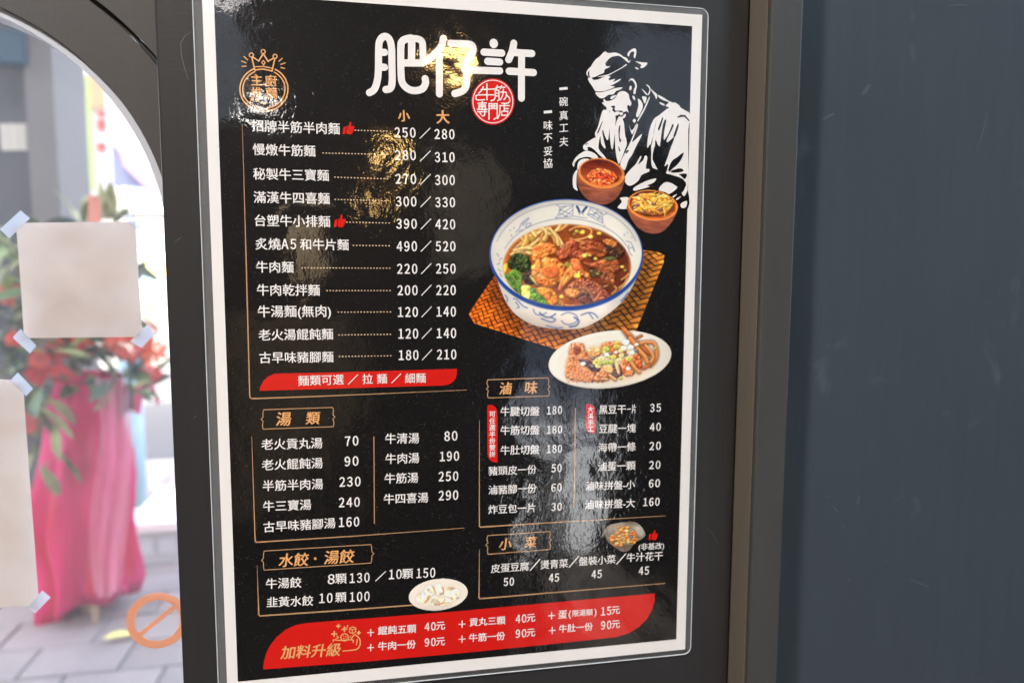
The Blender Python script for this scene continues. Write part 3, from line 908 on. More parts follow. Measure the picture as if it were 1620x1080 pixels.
for s, x0, x1, y0, y1, p, a, b, y in [('牛腱切盤', 277, 513, 503, 499, '180', 560, 650, 495), ('牛筋切盤', 277, 513, 618, 614, '180', 560, 650, 613), ('牛肚切盤', 277, 513, 739, 733, '180', 560, 650, 730),
        ('豬頭皮一份', 203, 495, 865, 854, '50', 588, 648, 847), ('滷豬腳一份', 203, 495, 981, 969, '60', 587, 648, 965), ('炸豆包一片', 203, 490, 1100, 1087, '30', 587, 648, 1083),
        ('黑豆干', 877, 1040, 493, 489, '35', 1188, 1253, 480), ('豆腱一塊', 877, 1100, 608, 603, '40', 1187, 1252, 597), ('海帶一條', 872, 1100, 723, 716, '20', 1185, 1252, 712),
        ('滷蛋一顆', 870, 1098, 839, 831, '20', 1183, 1250, 828), ('滷味拼盤-小', 795, 1095, 957, 947, '60', 1182, 1247, 940), ('滷味拼盤-大', 792, 1095, 1071, 1059, '160', 1147, 1245, 1053)]:
    text(s, *r6(x0, y0), *r6(x1, y1), M_WHITE, 'menu_line')
    text(p, *r6(a, y + 1.5), *r6(b, y - 1.5), M_WHITE, 'price', h=12.6, bold=.022)
strokes('menu_line', [(M(r6, [(1047, 489), (1072, 487)]), 1.5)], M_WHITE)
text('片', *r6(1077, 487), *r6(1101, 486), M_WHITE, 'menu_line', h=14)
bracket(r8, (197, 178), (577, 153), (577, 262), (200, 292), (187, 235), (585, 205))
heading(r8, [('小', 268, 342, 231, 228), ('菜', 425, 497, 219, 216)])
gold_path('gold_rule', [(758.2, 868), (757.7, 938)], 1.7, (.4, 1))
gold_path('gold_rule', [(757.7, 937.5), (757.6, 944), (759, 945.8), (763, 945.5)], 1.9, None)
gold_path('gold_rule', [(763, 945.5), (900, 934), (1052, 921.5)], 2.3, (1, .5))
for s, x0, x1, y0, y1 in (('皮蛋豆腐', 218, 448, 380, 364), ('燙青菜', 520, 687, 357, 345), ('盤裝小菜', 755, 977, 336, 321), ('牛汁花干', 1045, 1265, 313, 300)):
    text(s, *r8(x0, y0), *r8(x1, y1), M_WHITE, 'menu_line')
for s, x0, x1, y in (('50', 297, 357, 459), ('45', 572, 632, 435), ('45', 832, 892, 413), ('45', 1120, 1180, 392)):
    text(s, *r8(x0, y + 2), *r8(x1, y - 2), M_WHITE, 'price', h=12.6, bold=.022)
for q in ([(457, 390), (515, 322)], [(695, 370), (752, 304)], [(983, 352), (1040, 288)]): strokes('dish_slash', [(M(r8, q), 1.6)], M_WHITE)
text('(非基改)', *r8(1118, 251), *r8(1273, 242), M_WHITE, 'small_note', bold=.012)
# slogan
for s, cx, ys in (('一碗真工夫', 660, (543, 622, 706, 783, 866)), ('一味不妥協', 565, (685, 767, 843, 924, 997))):
    for ch, y in zip(s, ys):
        wd = 48 if ch == '一' else 54
        text(ch, *r2(cx - wd / 2, y + 2), *r2(cx + wd / 2, y - 2), M_WHITE, 'slogan_lettering', shear=.1, bold=.01, h=3.6 if ch == '一' else None)

# ---- the chef drawn in white on black (own tracing, flat print)
ga = lambda x, y: (890 + x / 7.714, 60 + y / 7.714)
gb = lambda x, y: (890 + x / 7.714, 190 + y / 7.714)
WHITE_A = [
 [(330, 480), (323, 410), (350, 340), (400, 270), (440, 240), (500, 180), (522, 174), (560, 190), (640, 185), (700, 205), (740, 235), (778, 250), (802, 288), (790, 302), (740, 258), (690, 226), (640, 226), (580, 245), (540, 285), (520, 315), (530, 350), (580, 350), (545, 372), (510, 392), (500, 430), (450, 452), (400, 477), (360, 487)],
 [(288, 445), (300, 400), (345, 352), (318, 405), (303, 440), (315, 478)],
 [(420, 482), (560, 447), (640, 408), (720, 363), (770, 327), (777, 338), (700, 386), (600, 440), (540, 470)],
 [(308, 496), (350, 488), (372, 515), (430, 512), (500, 482), (540, 470), (580, 475), (558, 508), (572, 520), (640, 505), (610, 545), (705, 503), (690, 530), (600, 580), (578, 590), (634, 600), (560, 636), (480, 655), (402, 655), (382, 630), (342, 570), (322, 540)],
 [(400, 670), (470, 667), (560, 645), (640, 618), (727, 608), (700, 635), (650, 652), (618, 692), (560, 698), (500, 737), (450, 735), (412, 702)],
 [(500, 745), (528, 772), (570, 772), (620, 752), (652, 720), (682, 670), (740, 653), (800, 688), (815, 750), (837, 800), (820, 838), (797, 820), (785, 850), (803, 915), (775, 897), (740, 912), (718, 890), (650, 892), (633, 870), (640, 840), (610, 830), (588, 845), (612, 870), (570, 892), (540, 882), (524, 830), (500, 790)],
 [(580, 742), (598, 714), (655, 703), (622, 737), (596, 750)],
 [(478, 790), (520, 808), (522, 842), (492, 812)],
 [(598, 932), (640, 908), (683, 902), (692, 928), (650, 952)], [(698, 908), (737, 920), (726, 947), (698, 946)], [(680, 962), (722, 966), (762, 928), (766, 962), (730, 992), (696, 992)],
 [(803, 537), (820, 508), (850, 498), (876, 520), (897, 560), (903, 600), (892, 640), (886, 687), (862, 682), (868, 630), (884, 600), (874, 560), (850, 526), (825, 522)],
 [(820, 590), (842, 602), (832, 642), (810, 634)], [(850, 710), (876, 722), (882, 764), (858, 750)],
 [(788, 212), (800, 180), (850, 140), (890, 140), (897, 190), (880, 252), (864, 230), (872, 182), (850, 170), (822, 190), (806, 232)],
 [(888, 290), (960, 303), (1034, 312), (985, 367), (943, 367), (958, 337), (920, 312)], [(880, 363), (912, 370), (928, 388), (898, 386)], [(798, 304), (830, 270), (812, 307)],
 [(1015, 575), (1050, 587), (1070, 630), (1055, 692), (1038, 700), (1058, 640), (1043, 605)], [(1070, 625), (1112, 660), (1152, 700), (1140, 752), (1122, 710), (1090, 662)],
 [(965, 625), (1032, 690), (1020, 702), (978, 650)], [(968, 720), (1022, 730), (1000, 806), (978, 760)],
 [(1048, 735), (1058, 742), (1000, 880), (925, 1010), (912, 1005), (985, 870)],
 [(915, 748), (952, 770), (977, 830), (960, 892), (918, 968), (893, 952), (910, 880), (922, 820)],
 [(1158, 700), (1222, 728), (1300, 778), (1380, 808), (1432, 850), (1492, 888), (1543, 920), (1560, 1004), (1540, 992), (1510, 952), (1440, 940), (1390, 952), (1340, 892), (1290, 852), (1253, 830), (1292, 790), (1230, 767), (1180, 737)],
 [(1180, 788), (1232, 808), (1242, 832), (1190, 812)], [(1360, 788), (1427, 832), (1420, 847), (1368, 816)],
]
WHITE_B = [
 [(1028, 342), (1050, 150), (1105, 0), (1180, -60), (1310, -148), (1400, -58), (1520, -48), (1552, 22), (1530, 131), (1526, 800), (1470, 722), (1300, 662), (1264, 652), (1240, 572), (1258, 370), (1190, 332), (1130, 300), (1094, 480), (1168, 592), (1140, 602), (1082, 552), (1076, 300)],
 [(393, 162), (430, 80), (480, -100), (520, -120), (565, -120), (572, 0), (560, 205), (540, 245), (508, 180), (490, 120), (482, 150), (502, 260), (522, 338), (508, 346), (470, 290), (458, 200), (440, 280), (440, 360), (500, 430), (532, 478), (498, 470), (430, 412), (370, 352), (310, 330), (302, 372), (258, 362), (248, 320), (290, 278), (382, 220), (402, 222)],
 [(575, -110), (640, -60), (637, 120), (612, 342), (590, 332), (570, 150)],
 [(640, 80), (690, -40), (742, 20), (752, 100), (762, 200), (782, 290), (750, 382), (692, 532), (668, 500), (650, 420), (638, 300)],
 [(700, 542), (740, 440), (830, 260), (905, 58), (912, 90), (862, 220), (848, 272), (930, 200), (968, 178), (900, 312), (842, 432), (800, 492), (762, 602), (733, 602)],
 [(808, 60), (842, 132), (905, 38), (862, 152), (838, 168)], [(852, 5), (880, -12), (888, 22), (868, 36)], [(748, 180), (777, 240), (764, 264)],
 [(760, 692), (830, 600), (890, 540), (942, 448), (957, 455), (920, 542), (980, 492), (1000, 440), (1032, 458), (1012, 590), (1050, 598), (1052, 630), (962, 672), (920, 742), (830, 802), (768, 772)],
 [(868, 826), (1000, 752), (1135, 713), (1110, 762), (1028, 800), (1062, 812), (930, 852), (868, 862)],
 [(118, 532), (165, 450), (258, 385), (330, 383), (402, 420), (432, 466), (380, 472), (300, 450), (200, 472), (150, 520), (138, 572)],
 [(188, 520), (240, 478), (322, 480), (230, 542), (202, 592), (178, 602)],
 [(123, 702), (150, 632), (182, 610), (167, 700), (167, 800), (182, 862), (128, 822)],
 [(668, 1072), (722, 1000), (698, 950), (802, 945), (792, 1002), (780, 1082)],
 [(1338, 932), (1392, 905), (1350, 948)], [(1378, 966), (1442, 930), (1400, 972)], [(1438, 1022), (1512, 988), (1502, 1062), (1448, 1072)],
]
BLACK_B = [
 [(1180, 342), (1222, 50), (1262, 0), (1240, 120), (1230, 210), (1240, 242), (1292, 160), (1332, 60), (1352, 62), (1330, 122), (1268, 242), (1282, 272), (1362, 208), (1312, 352), (1280, 452), (1240, 566), (1282, 538), (1260, 640), (1180, 622), (1150, 592), (1108, 490), (1120, 352), (1132, 240), (1168, 342)],
 [(1348, 202), (1400, 50), (1412, 80), (1372, 202)], [(1058, 342), (1100, 200), (1142, 0), (1112, 130), (1084, 302)],
 [(1288, 602), (1330, 502), (1390, 458), (1472, 398), (1455, 462), (1400, 542), (1330, 602), (1300, 632)],
 [(1320, 622), (1400, 594), (1450, 594), (1472, 626), (1400, 642), (1330, 642)], [(1418, 662), (1512, 658), (1490, 722), (1450, 692)],
 [(1218, 742), (1280, 738), (1362, 778), (1422, 848), (1440, 900), (1462, 930), (1526, 872), (1526, 1080), (1300, 1080), (1215, 900)],
 [(678, 120), (702, 60), (692, 200), (712, 252), (690, 264)], [(680, 320), (702, 382), (684, 374)], [(768, 382), (808, 368), (772, 414)],
 [(300, 332), (350, 340), (420, 400), (440, 440), (380, 400), (320, 362)], [(268, 298), (310, 284), (290, 302)], [(470, 40), (486, 20), (440, 150), (420, 160)],
 [(1160, 110), (1210, -20), (1222, -10), (1180, 120)], [(1400, -40), (1480, -58), (1540, 0), (1536, 16), (1478, -36), (1410, -26)], [(1450, 745), (1500, 760), (1480, 835), (1462, 810)],
]
HAND_B = [[(1168, 852), (1230, 770), (1300, 763), (1372, 800), (1392, 832), (1300, 902), (1250, 882)], [(1338, 932), (1392, 905), (1350, 948)], [(1378, 966), (1442, 930), (1400, 972)], [(1438, 1022), (1512, 988), (1502, 1062), (1448, 1072)], [(1470, 870), (1505, 800), (1522, 850), (1480, 930), (1450, 890)]]
random.seed(4)
for i, p in enumerate(WHITE_A): poly_print('chef_drawing', cr(M(ga, p), 3, True), M_WHITE, LAY['base'] - i * 4e-7)
for i, p in enumerate(WHITE_B): poly_print('chef_robe', cr(M(gb, p), 3, True), M_WHITE, LAY['base'] - 1e-5 - i * 4e-7)
for i, p in enumerate(BLACK_B): poly_print('robe_fold', cr(M(gb, p), 3, True), M_INK, LAY['mid'] - i * 4e-7)
for i, p in enumerate(HAND_B): poly_print('chef_hand', cr(M(gb, p), 3, True), M_WHITE, LAY['top'] - i * 4e-7)
flush()

# ---- printed food photographs: flat sheets of fine colour cells
m, nt, p = new_mat('printed_photo')
at_ = N(nt, 'ShaderNodeAttribute', attribute_name='print')
nt.links.new(at_.outputs['Color'], p.inputs['Base Color'])
film_coat(nt, p)
M_PHOTO = m
rng = np.random.default_rng(11)

class Pic:
    def __init__(s, x0, y0, x1, y1, step, f):
        s.x = np.arange(x0, x1 + step, step); s.y = np.arange(y0, y1 + step, step)
        s.X, s.Y = np.meshgrid(s.x, s.y)
        s.step, s.f = step, f
        s.rgb = np.zeros(s.X.shape + (3,)); s.a = np.zeros(s.X.shape)
    def over(s, m, col):
        col = np.asarray(col, float)
        s.rgb = s.rgb * (1 - m[..., None]) + col * m[..., None]
        s.a = np.maximum(s.a, m)
    def on(s, m, col): # only where something is already printed
        s.rgb = s.rgb * (1 - m[..., None]) + np.asarray(col, float) * m[..., None]
    def mul(s, m, k):
        s.rgb *= 1 + (np.asarray(k, float) - 1) * m[..., None]
    def sm(s, d, w=None):
        w = w or s.step * 1.6
        return np.clip(.5 - d / w, 0, 1)
    def ell(s, cx, cy, rx, ry, rot=0):
        a = math.radians(rot)
        dx, dy = s.X - cx, s.Y - cy
        u = (dx * math.cos(a) + dy * math.sin(a)) / rx; v = (-dx * math.sin(a) + dy * math.cos(a)) / ry
        r = np.sqrt(u * u + v * v) + 1e-9
        g = np.sqrt((u / rx) ** 2 + (v / ry) ** 2) / r + 1e-9
        return (r - 1) / g
    def seg(s, pts):
        best = np.full(s.X.shape, 1e9); side = np.zeros(s.X.shape); par = np.zeros(s.X.shape)
        for i, (p, q) in enumerate(zip(pts, pts[1:])):
            vx, vy = q[0] - p[0], q[1] - p[1]; L = vx * vx + vy * vy + 1e-9
            t = np.clip(((s.X - p[0]) * vx + (s.Y - p[1]) * vy) / L, 0, 1)
            dx, dy = s.X - p[0] - t * vx, s.Y - p[1] - t * vy
            d = np.hypot(dx, dy)
            k = d < best
            best = np.where(k, d, best); side = np.where(k, dy, side); par = np.where(k, i + t, par)
        return best, side, par
    def poly(s, pts):
        d, _, _ = s.seg(list(pts) + [pts[0]])
        ins = np.zeros(s.X.shape, bool)
        for p, q in zip(pts, list(pts[1:]) + [pts[0]]):
            c = (p[1] > s.Y) != (q[1] > s.Y)
            xi = (q[0] - p[0]) * (s.Y - p[1]) / ((q[1] - p[1]) or 1e-9) + p[0]
            ins ^= c & (s.X < xi)
        return np.where(ins, -d, d)
    def noise(s, sc, oct=3, sx=1.0, sy=1.0, rot=0):
        tot = np.zeros(s.X.shape); amp = 1; norm = 0
        a = math.radians(rot)
        U = (s.X * math.cos(a) + s.Y * math.sin(a)) / sx; V = (-s.X * math.sin(a) + s.Y * math.cos(a)) / sy
        for o in range(oct):
            u, v = U / sc * 2 ** o, V / sc * 2 ** o
            u = u - u.min(); v = v - v.min()
            iu, iv = np.floor(u).astype(int), np.floor(v).astype(int)
            fu, fv = u - iu, v - iv
            fu, fv = fu * fu * (3 - 2 * fu), fv * fv * (3 - 2 * fv)
            g = rng.random((iv.max() + 2, iu.max() + 2))
            n = g[iv, iu] * (1 - fu) * (1 - fv) + g[iv, iu + 1] * fu * (1 - fv) + g[iv + 1, iu] * (1 - fu) * fv + g[iv + 1, iu + 1] * fu * fv
            tot += n * amp; norm += amp; amp *= .55
        return tot / norm
    def light(s, h, m, col, spec=.5, amb=.5, bumpk=1.0, shin=18, spc=(255, 235, 205)):
        """light a little height field from the upper left as the food photographer did"""
        gy, gx = np.gradient(h, s.step)
        nx, ny, nz = -gx * bumpk, -gy * bumpk, np.ones_like(gx)
        L = np.sqrt(nx * nx + ny * ny + 1); nx, ny, nz = nx / L, ny / L, nz / L
        lx, ly, lz = -.45, -.62, .64
        d = np.clip(nx * lx + ny * ly + nz * lz, 0, 1)
        hx, hy, hz = -.25, -.36, .90
        sp = np.clip(nx * hx + ny * hy + nz * hz, 0, 1) ** shin * spec
        c = np.asarray(col, float) * (amb + .06 + (1.26 - amb) * d[..., None] * 1.3)
        c = c + (np.asarray(spc) - c) * np.clip(sp, 0, .95)[..., None]
        s.over(m, np.clip(c, 0, 255))
    def chunk(s, pts, col, round_=14, tex=4, texs=12, spec=.5, shadow=.55, col2=None, amb=.42, jag=0, grain=None, sm=4, bumpk=1.0, shin=18):
        P = cr(pts, sm, True) if sm else pts
        d = s.poly(P)
        if jag: d = d + (s.noise(texs * .9, 2) - .5) * jag
        if shadow:
            sh = np.clip(.55 - d / (round_ * 1.3), 0, 1) * shadow * .75
            s.mul(np.where(s.a > 0, sh, 0), .35)
        m = s.sm(d)
        dd = np.clip(-d / round_, 0, 1)
        n = s.noise(texs, 3, *(grain or (1, 1, 0)))
        h = round_ * .62 * np.sqrt(np.clip(1 - (1 - dd) ** 2, 0, 1)) + n * tex * .62
        c = np.asarray(col, float)
        if col2 is not None:
            k = np.clip((s.noise(texs * 2.2, 3, *(grain or (1, 1, 0))) - .36) * 3.2, 0, 1)[..., None]
            c = c * (1 - k) + np.asarray(col2, float) * k
        st = np.clip((s.noise(texs * .8, 2, *(grain or (1.6, .8, 25))) - .58) * 7, 0, 1) * np.clip(-d / 6, 0, 1)
        c = c * np.ones(s.X.shape + (1,))
        c = c + (np.minimum(c * 1.35 + 36, 255) - c) * st[..., None] * .75 * spec
        lo = np.clip((.42 - s.noise(texs * 1.5, 2)) * 6, 0, 1)
        c = c * (1 - .34 * lo[..., None] * (tex > 8))
        s.light(h, m, c, spec, amb, bumpk, shin)
    def tube(s, pts, wd, col, sm=6, shadow=.5, spec=.35, dark=.5):
        P = cr(pts, sm) if sm else pts
        d, side, _ = s.seg(P)
        if shadow:
            s.mul(np.where(s.a > 0, np.clip(1 - (d - wd / 2) / (wd * .5), 0, 1) * shadow, 0), .4)
        q = np.clip(d / (wd / 2), 0, 1)
        z = np.sqrt(1 - q * q)
        lit = np.clip(.62 * z - .5 * np.clip(side / (wd / 2), -1, 1) + .12, 0, 1)
        c = np.asarray(col, float) * (dark + (1.12 - dark) * lit[..., None])
        hi = np.clip(1 - np.abs(side / (wd / 2) + .35) * 3, 0, 1) * (q < .8) * spec
        c = c + (np.array((255, 248, 230)) - c) * hi[..., None]
        s.over(s.sm(d - wd / 2), np.clip(c, 0, 255))
    def ink(s, pts, wd, col, sm=4, al=1.0, clip=None):
        d, _, _ = s.seg(cr(pts, sm) if sm else pts)
        m = s.sm(d - wd / 2, s.step * 2) * al
        if clip is not None: m = m * clip
        s.on(m, col)
    def emit_mesh(s, name, lay, k=1.0, sat=1.0, gain=1.0):
        g_ = s.rgb.mean(-1, keepdims=True); s.rgb = np.clip((g_ + (s.rgb - g_) * sat) * gain, 0, 255)
        keep = s.a > .5
        H, W = keep.shape
        fk = keep[:-1, :-1] & keep[1:, :-1] & keep[:-1, 1:] & keep[1:, 1:]
        used = np.zeros_like(keep)
        used[:-1, :-1] |= fk; used[1:, :-1] |= fk; used[:-1, 1:] |= fk; used[1:, 1:] |= fk
        idx = -np.ones(keep.shape, int); idx[used] = np.arange(used.sum())
        px, py = s.f(s.X[used], s.Y[used])
        d = np.stack([(px - 810) / F_PX, (py - 540) / F_PX, np.ones_like(px)], 1) @ CAM_R
        t = -CAM_C[1] / d[:, 1]
        co = CAM_C + d * t[:, None]
        co[:, 1] = LAY[lay] if isinstance(lay, str) else lay
        j, i = np.nonzero(fk)
        faces = np.stack([idx[j, i], idx[j + 1, i], idx[j + 1, i + 1], idx[j, i + 1]], 1)
        me = bpy.data.meshes.new(name)
        me.vertices.add(len(co)); me.vertices.foreach_set('co', co.astype(np.float32).ravel())
        me.loops.add(faces.size); me.loops.foreach_set('vertex_index', faces.astype(np.int32).ravel())
        me.polygons.add(len(faces)); me.polygons.foreach_set('loop_start', np.arange(0, faces.size, 4, dtype=np.int32))
        me.update(calc_edges=True)
        ca = me.color_attributes.new('print', 'FLOAT_COLOR', 'POINT')
        c = np.ones((len(co), 4), np.float32); c[:, :3] = np.clip(lin(np.clip(s.rgb[used], 0, 255)) * k, 0, .92)
        ca.data.foreach_set('color', c.ravel())
        me.materials.append(M_PHOTO)
        return link(bpy.data.objects.new(name, me), poster)
idf = lambda x, y: (x, y)

# woven mat under the bowl
P = Pic(738, 340, 1056, 592, .75, idf)
Q = [(741, 500), (826, 372), (1052, 402), (979, 584)]
A = []
for (x, y), (u, v) in zip(Q, [(0, 0), (0, 1), (1, 1), (1, 0)]):
    A.append([x, y, 1, 0, 0, 0, -u * x, -u * y, -u]); A.append([0, 0, 0, x, y, 1, -v * x, -v * y, -v])
Hm = np.linalg.svd(np.array(A))[2][-1].reshape(3, 3)
den = Hm[2, 0] * P.X + Hm[2, 1] * P.Y + Hm[2, 2]
U = (Hm[0, 0] * P.X + Hm[0, 1] * P.Y + Hm[0, 2]) / den; V = (Hm[1, 0] * P.X + Hm[1, 1] * P.Y + Hm[1, 2]) / den
wob = (P.noise(18, 2) - .5) * .35
gu, gv = (U + V) * 19 + wob, (U - V) * 19 + (P.noise(18, 2) - .5) * .35
iu, iv = np.floor(gu).astype(int), np.floor(gv).astype(int)
hor = ((iu + iv) % 4) < 2
fu, fv = gu - iu, gv - iv
w_ = np.where(hor, fv, fu)
# position along a strand's visible float (two cells long)
al = np.where(hor, ((iu + iv) % 4 % 2 + fu) / 2, (1 - (iu + iv) % 4 % 2 + fv) / 2)
prof = np.clip(1 - (2 * w_ - 1) ** 4 * 1.1, 0, 1) * np.clip(1.12 - (2 * al - 1) ** 6 * .9, 0, 1)
rnd = rng.random((64, 64))[iu % 64, iv % 64]
left = np.clip((940 - P.X) / 190, 0, 1)[..., None]
c = np.array((240, 150, 64)) * (1 - left) + np.array((254, 118, 34)) * left
c = c * (.80 + .34 * rnd[..., None]) * (.24 + .88 * np.clip(prof[..., None], 0, 1) ** 1.3) * (.9 + .25 * (P.noise(4, 2, 1, 3, 40)[..., None] - .4))
d = P.poly(cr([(741, 497), (745, 489), (824, 374), (834, 371), (1040, 398), (1051, 403), (1050, 416), (985, 576), (975, 583), (750, 512)], 1, True))
P.over(P.sm(d), np.clip(c, 0, 255))
edge = np.clip(1 + d / 5, 0, 1) * (d < 0)
P.mul(edge * (np.sin((P.X + P.Y) * .9) > .1), 1.25)
P.mul(np.clip(1 - P.ell(900, 438, 122, 92) / 26, 0, 1), .62)   # printed contact shade of the photograph
P.emit_mesh('woven_mat_picture', LAY['base'] + 1e-5, 1, 1.12, 1.0)

# the big blue and white noodle bowl, in zoomed units
zb = lambda x, y: (760 + x / 5.4, 300 + y / 5.4)
P = Pic(60, 60, 1402, 1200, 4.0, zb)
BLUE = (24, 62, 140)
WALL = np.array((238, 233, 225.))
body = [(124, 640), (124, 720), (160, 830), (215, 960), (290, 1060), (390, 1130), (500, 1172), (690, 1194), (860, 1186), (990, 1130), (1110, 1050), (1220, 950), (1300, 830), (1345, 720), (1340, 640), (1150, 600), (732, 590), (320, 600)]
d = P.poly(cr(body, 4, True))
sh = .70 + .30 * np.clip((P.X - 60) / 700, 0, 1) - .38 * np.clip((P.X - 900) / 500, 0, 1) - .22 * np.clip((P.Y - 1040) / 150, 0, 1)
tint = np.clip((P.Y - 900) / 300, 0, 1)[..., None]
P.over(P.sm(d), (WALL * (1 - tint) + np.array((236, 214, 190)) * tint) * np.clip(sh + .12, .3, 1.02)[..., None])
inb = d < -6
for pts, wd in [([(560, 1050), (520, 1070), (470, 1060), (450, 1020)], 9), ([(640, 1060), (590, 1090), (540, 1080), (505, 1050)], 14), ([(520, 1100), (600, 1130), (640, 1110), (600, 1090)], 12), ([(690, 1070), (740, 1050), (800, 1062), (830, 1100), (800, 1140), (730, 1150), (690, 1120)], 9),
                ([(800, 1090), (840, 1120), (815, 1160), (760, 1170)], 16), ([(860, 1070), (920, 1050), (970, 1060), (1000, 1090)], 12), ([(930, 1060), (960, 1100)], 10), ([(400, 1010), (360, 990), (310, 940), (280, 930)], 10), ([(300, 960), (330, 1000), (310, 1010)], 9),
                ([(1200, 950), (1230, 920), (1260, 880)], 14), ([(1215, 975), (1235, 955)], 16), ([(1270, 900), (1290, 860)], 9), ([(210, 900), (230, 930), (225, 960)], 9), ([(700, 1175), (650, 1180), (560, 1160)], 10)]:
    P.ink(pts, wd * .9, (52, 84, 150), 4, .8, inb)
d = P.ell(731, 555, 661, 480)
P.over(P.sm(d), BLUE)                                             # rim
P.on(P.sm(np.abs(d + 5) - 2.5, 8) * .55 * np.clip((P.Y - 500) / 300, 0, 1), (120, 160, 220))
d2 = P.ell(732, 541, 644, 453)
wl = np.clip(.93 + .10 * (P.X - 300) / 1000 - .10 * np.clip((P.X - 1150) / 250, 0, 1), 0, 1.05)
P.over(P.sm(d2), np.clip(WALL * wl[..., None] * np.array((1, .99, .96)), 0, 255))
P.mul(P.sm(d2) * np.clip(1 + d2 / 60, 0, 1) * np.clip((500 - P.Y) / 300, 0, 1), .86)
inw = P.sm(d2)
P.ink(circle_pts(733, 552, 612, 430, 60, 195, 345), 3, (70, 90, 140), 0, .8)
P.ink(circle_pts(735, 640, 560, 392, 60, 200, 340), 3.2, (60, 80, 130), 0, .8)
for pts in ([(650, 130), (680, 160), (668, 205), (640, 245)], [(790, 128), (788, 215)], [(940, 150), (915, 215)], [(1075, 205), (1040, 225), (1045, 290)], [(640, 245), (720, 235), (800, 228), (860, 240), (910, 242)], [(680, 150), (790, 135)], [(672, 170), (780, 215)], [(670, 225), (785, 145)], [(672, 200), (740, 232)], [(730, 140), (672, 180)], [(790, 170), (720, 235)],
            [(945, 155), (1000, 180), (1050, 215)], [(930, 205), (1045, 265)], [(925, 215), (1035, 195)], [(940, 170), (1040, 245)], [(1000, 175), (960, 230)], [(1035, 200), (1000, 255)], [(910, 215), (1040, 285)],
            [(840, 215), (860, 200), (880, 215)], [(835, 198), (862, 192)], [(1055, 305), (1062, 312)], [(1080, 204), (1070, 208)]):
    P.ink(pts, 4.5, (62, 82, 132), 3, .75)
for pts in ([(822, 145), (838, 172), (842, 188)], [(905, 150), (885, 172), (874, 190)]): P.ink(pts, 17, (20, 50, 110), 3)
for pts in ([(300, 365), (330, 335), (350, 290), (410, 240)], [(355, 300), (375, 270)], [(365, 310), (390, 275), (412, 250)], [(385, 325), (400, 290), (430, 290), (425, 305), (388, 328)], [(330, 355), (360, 345)], [(1245, 440), (1285, 455), (1310, 520)], [(1265, 470), (1270, 530), (1295, 565)], [(1275, 500), (1300, 495), (1315, 530)], [(1250, 365), (1253, 370)], [(1225, 380), (1228, 392)], [(1290, 405), (1292, 410)],
            [(140, 545), (155, 570)], [(160, 600), (185, 585)], [(145, 640), (165, 625)], [(150, 680), (175, 700)], [(165, 715), (185, 745)], [(252, 345), (256, 350)], [(285, 325), (288, 330)], [(262, 385), (268, 400)]):
    P.ink(pts, 6, (82, 100, 160), 4, .75)
# broth
db = P.ell(738, 655, 545, 358)
db = np.maximum(db, P.ell(732, 546, 640, 447))
tb = np.clip((P.X - 300) / 900, 0, 1)[..., None]
nb = P.noise(60, 3)[..., None]
P.over(P.sm(db, 14), (np.array((190, 104, 48)) * (1 - tb) + np.array((98, 44, 28)) * tb) * (.72 + .55 * nb))
P.on(P.sm(np.abs(db + 8) - 5, 14) * .5, (232, 160, 90))
clipb = P.sm(db)
keep_rgb = P.rgb.copy()
# noodles at the upper left, a loop in the middle and strands at the right
rs = random.Random(5)
for k in range(20):
    x0, y0 = 240 + rs.random() * 330, 0
    y0 = 560 - (x0 - 240) * .62 + rs.uniform(-40, 75)
    a = rs.uniform(-.9, .25); L = rs.uniform(120, 260)
    b = rs.uniform(-1.7, 1.7)
    pts = [(x0 + L * t * math.cos(a + b * (t - .5)), y0 + L * t * math.sin(a + b * (t - .5)) + 14 * math.sin(5 * t + k)) for t in (0, .25, .5, .75, 1)]
    P.tube(pts, rs.uniform(22, 29), rs.choice([(252, 212, 140), (248, 196, 116), (255, 222, 160), (240, 176, 92)]), 5, .35, .45, .62)
for pts in ([(480, 380), (560, 335), (640, 380), (700, 470)], [(590, 330), (640, 400), (660, 470)], [(470, 400), (440, 350), (520, 330), (560, 370), (540, 430)], [(260, 555), (340, 520), (440, 470), (500, 420)], [(290, 520), (360, 500), (450, 505)]):
    P.tube(pts, 26, (254, 216, 150), 6, .35, .5, .62)
P.tube([(760, 350), (820, 320), (900, 322), (945, 350), (930, 395), (850, 425), (760, 430)], 19, (236, 170, 104), 6, .5)
P.tube([(770, 420), (830, 440), (900, 450)], 16, (240, 180, 112), 5, .4)
for pts in ([(1200, 770), (1240, 745), (1265, 720)], [(1050, 830), (1120, 810), (1160, 850), (1120, 890)], [(1180, 840), (1230, 800), (1250, 760)], [(660, 960), (720, 985), (800, 990)], [(640, 930), (700, 965), (690, 1000)]):
    P.tube(pts, 17, (222, 160, 96), 5, .5)
def nrand(cx, cy, rx, ry, k, j, seed, rot=0):
    r2_ = random.Random(seed); a = math.radians(rot)
    res = []
    for i in range(k):
        t = 2 * PI * i / k; q = 1 + r2_.uniform(-j, j)
        x, y = rx * q * math.cos(t), ry * q * math.sin(t)
        res.append((cx + x * math.cos(a) - y * math.sin(a), cy + x * math.sin(a) + y * math.cos(a)))
    return res
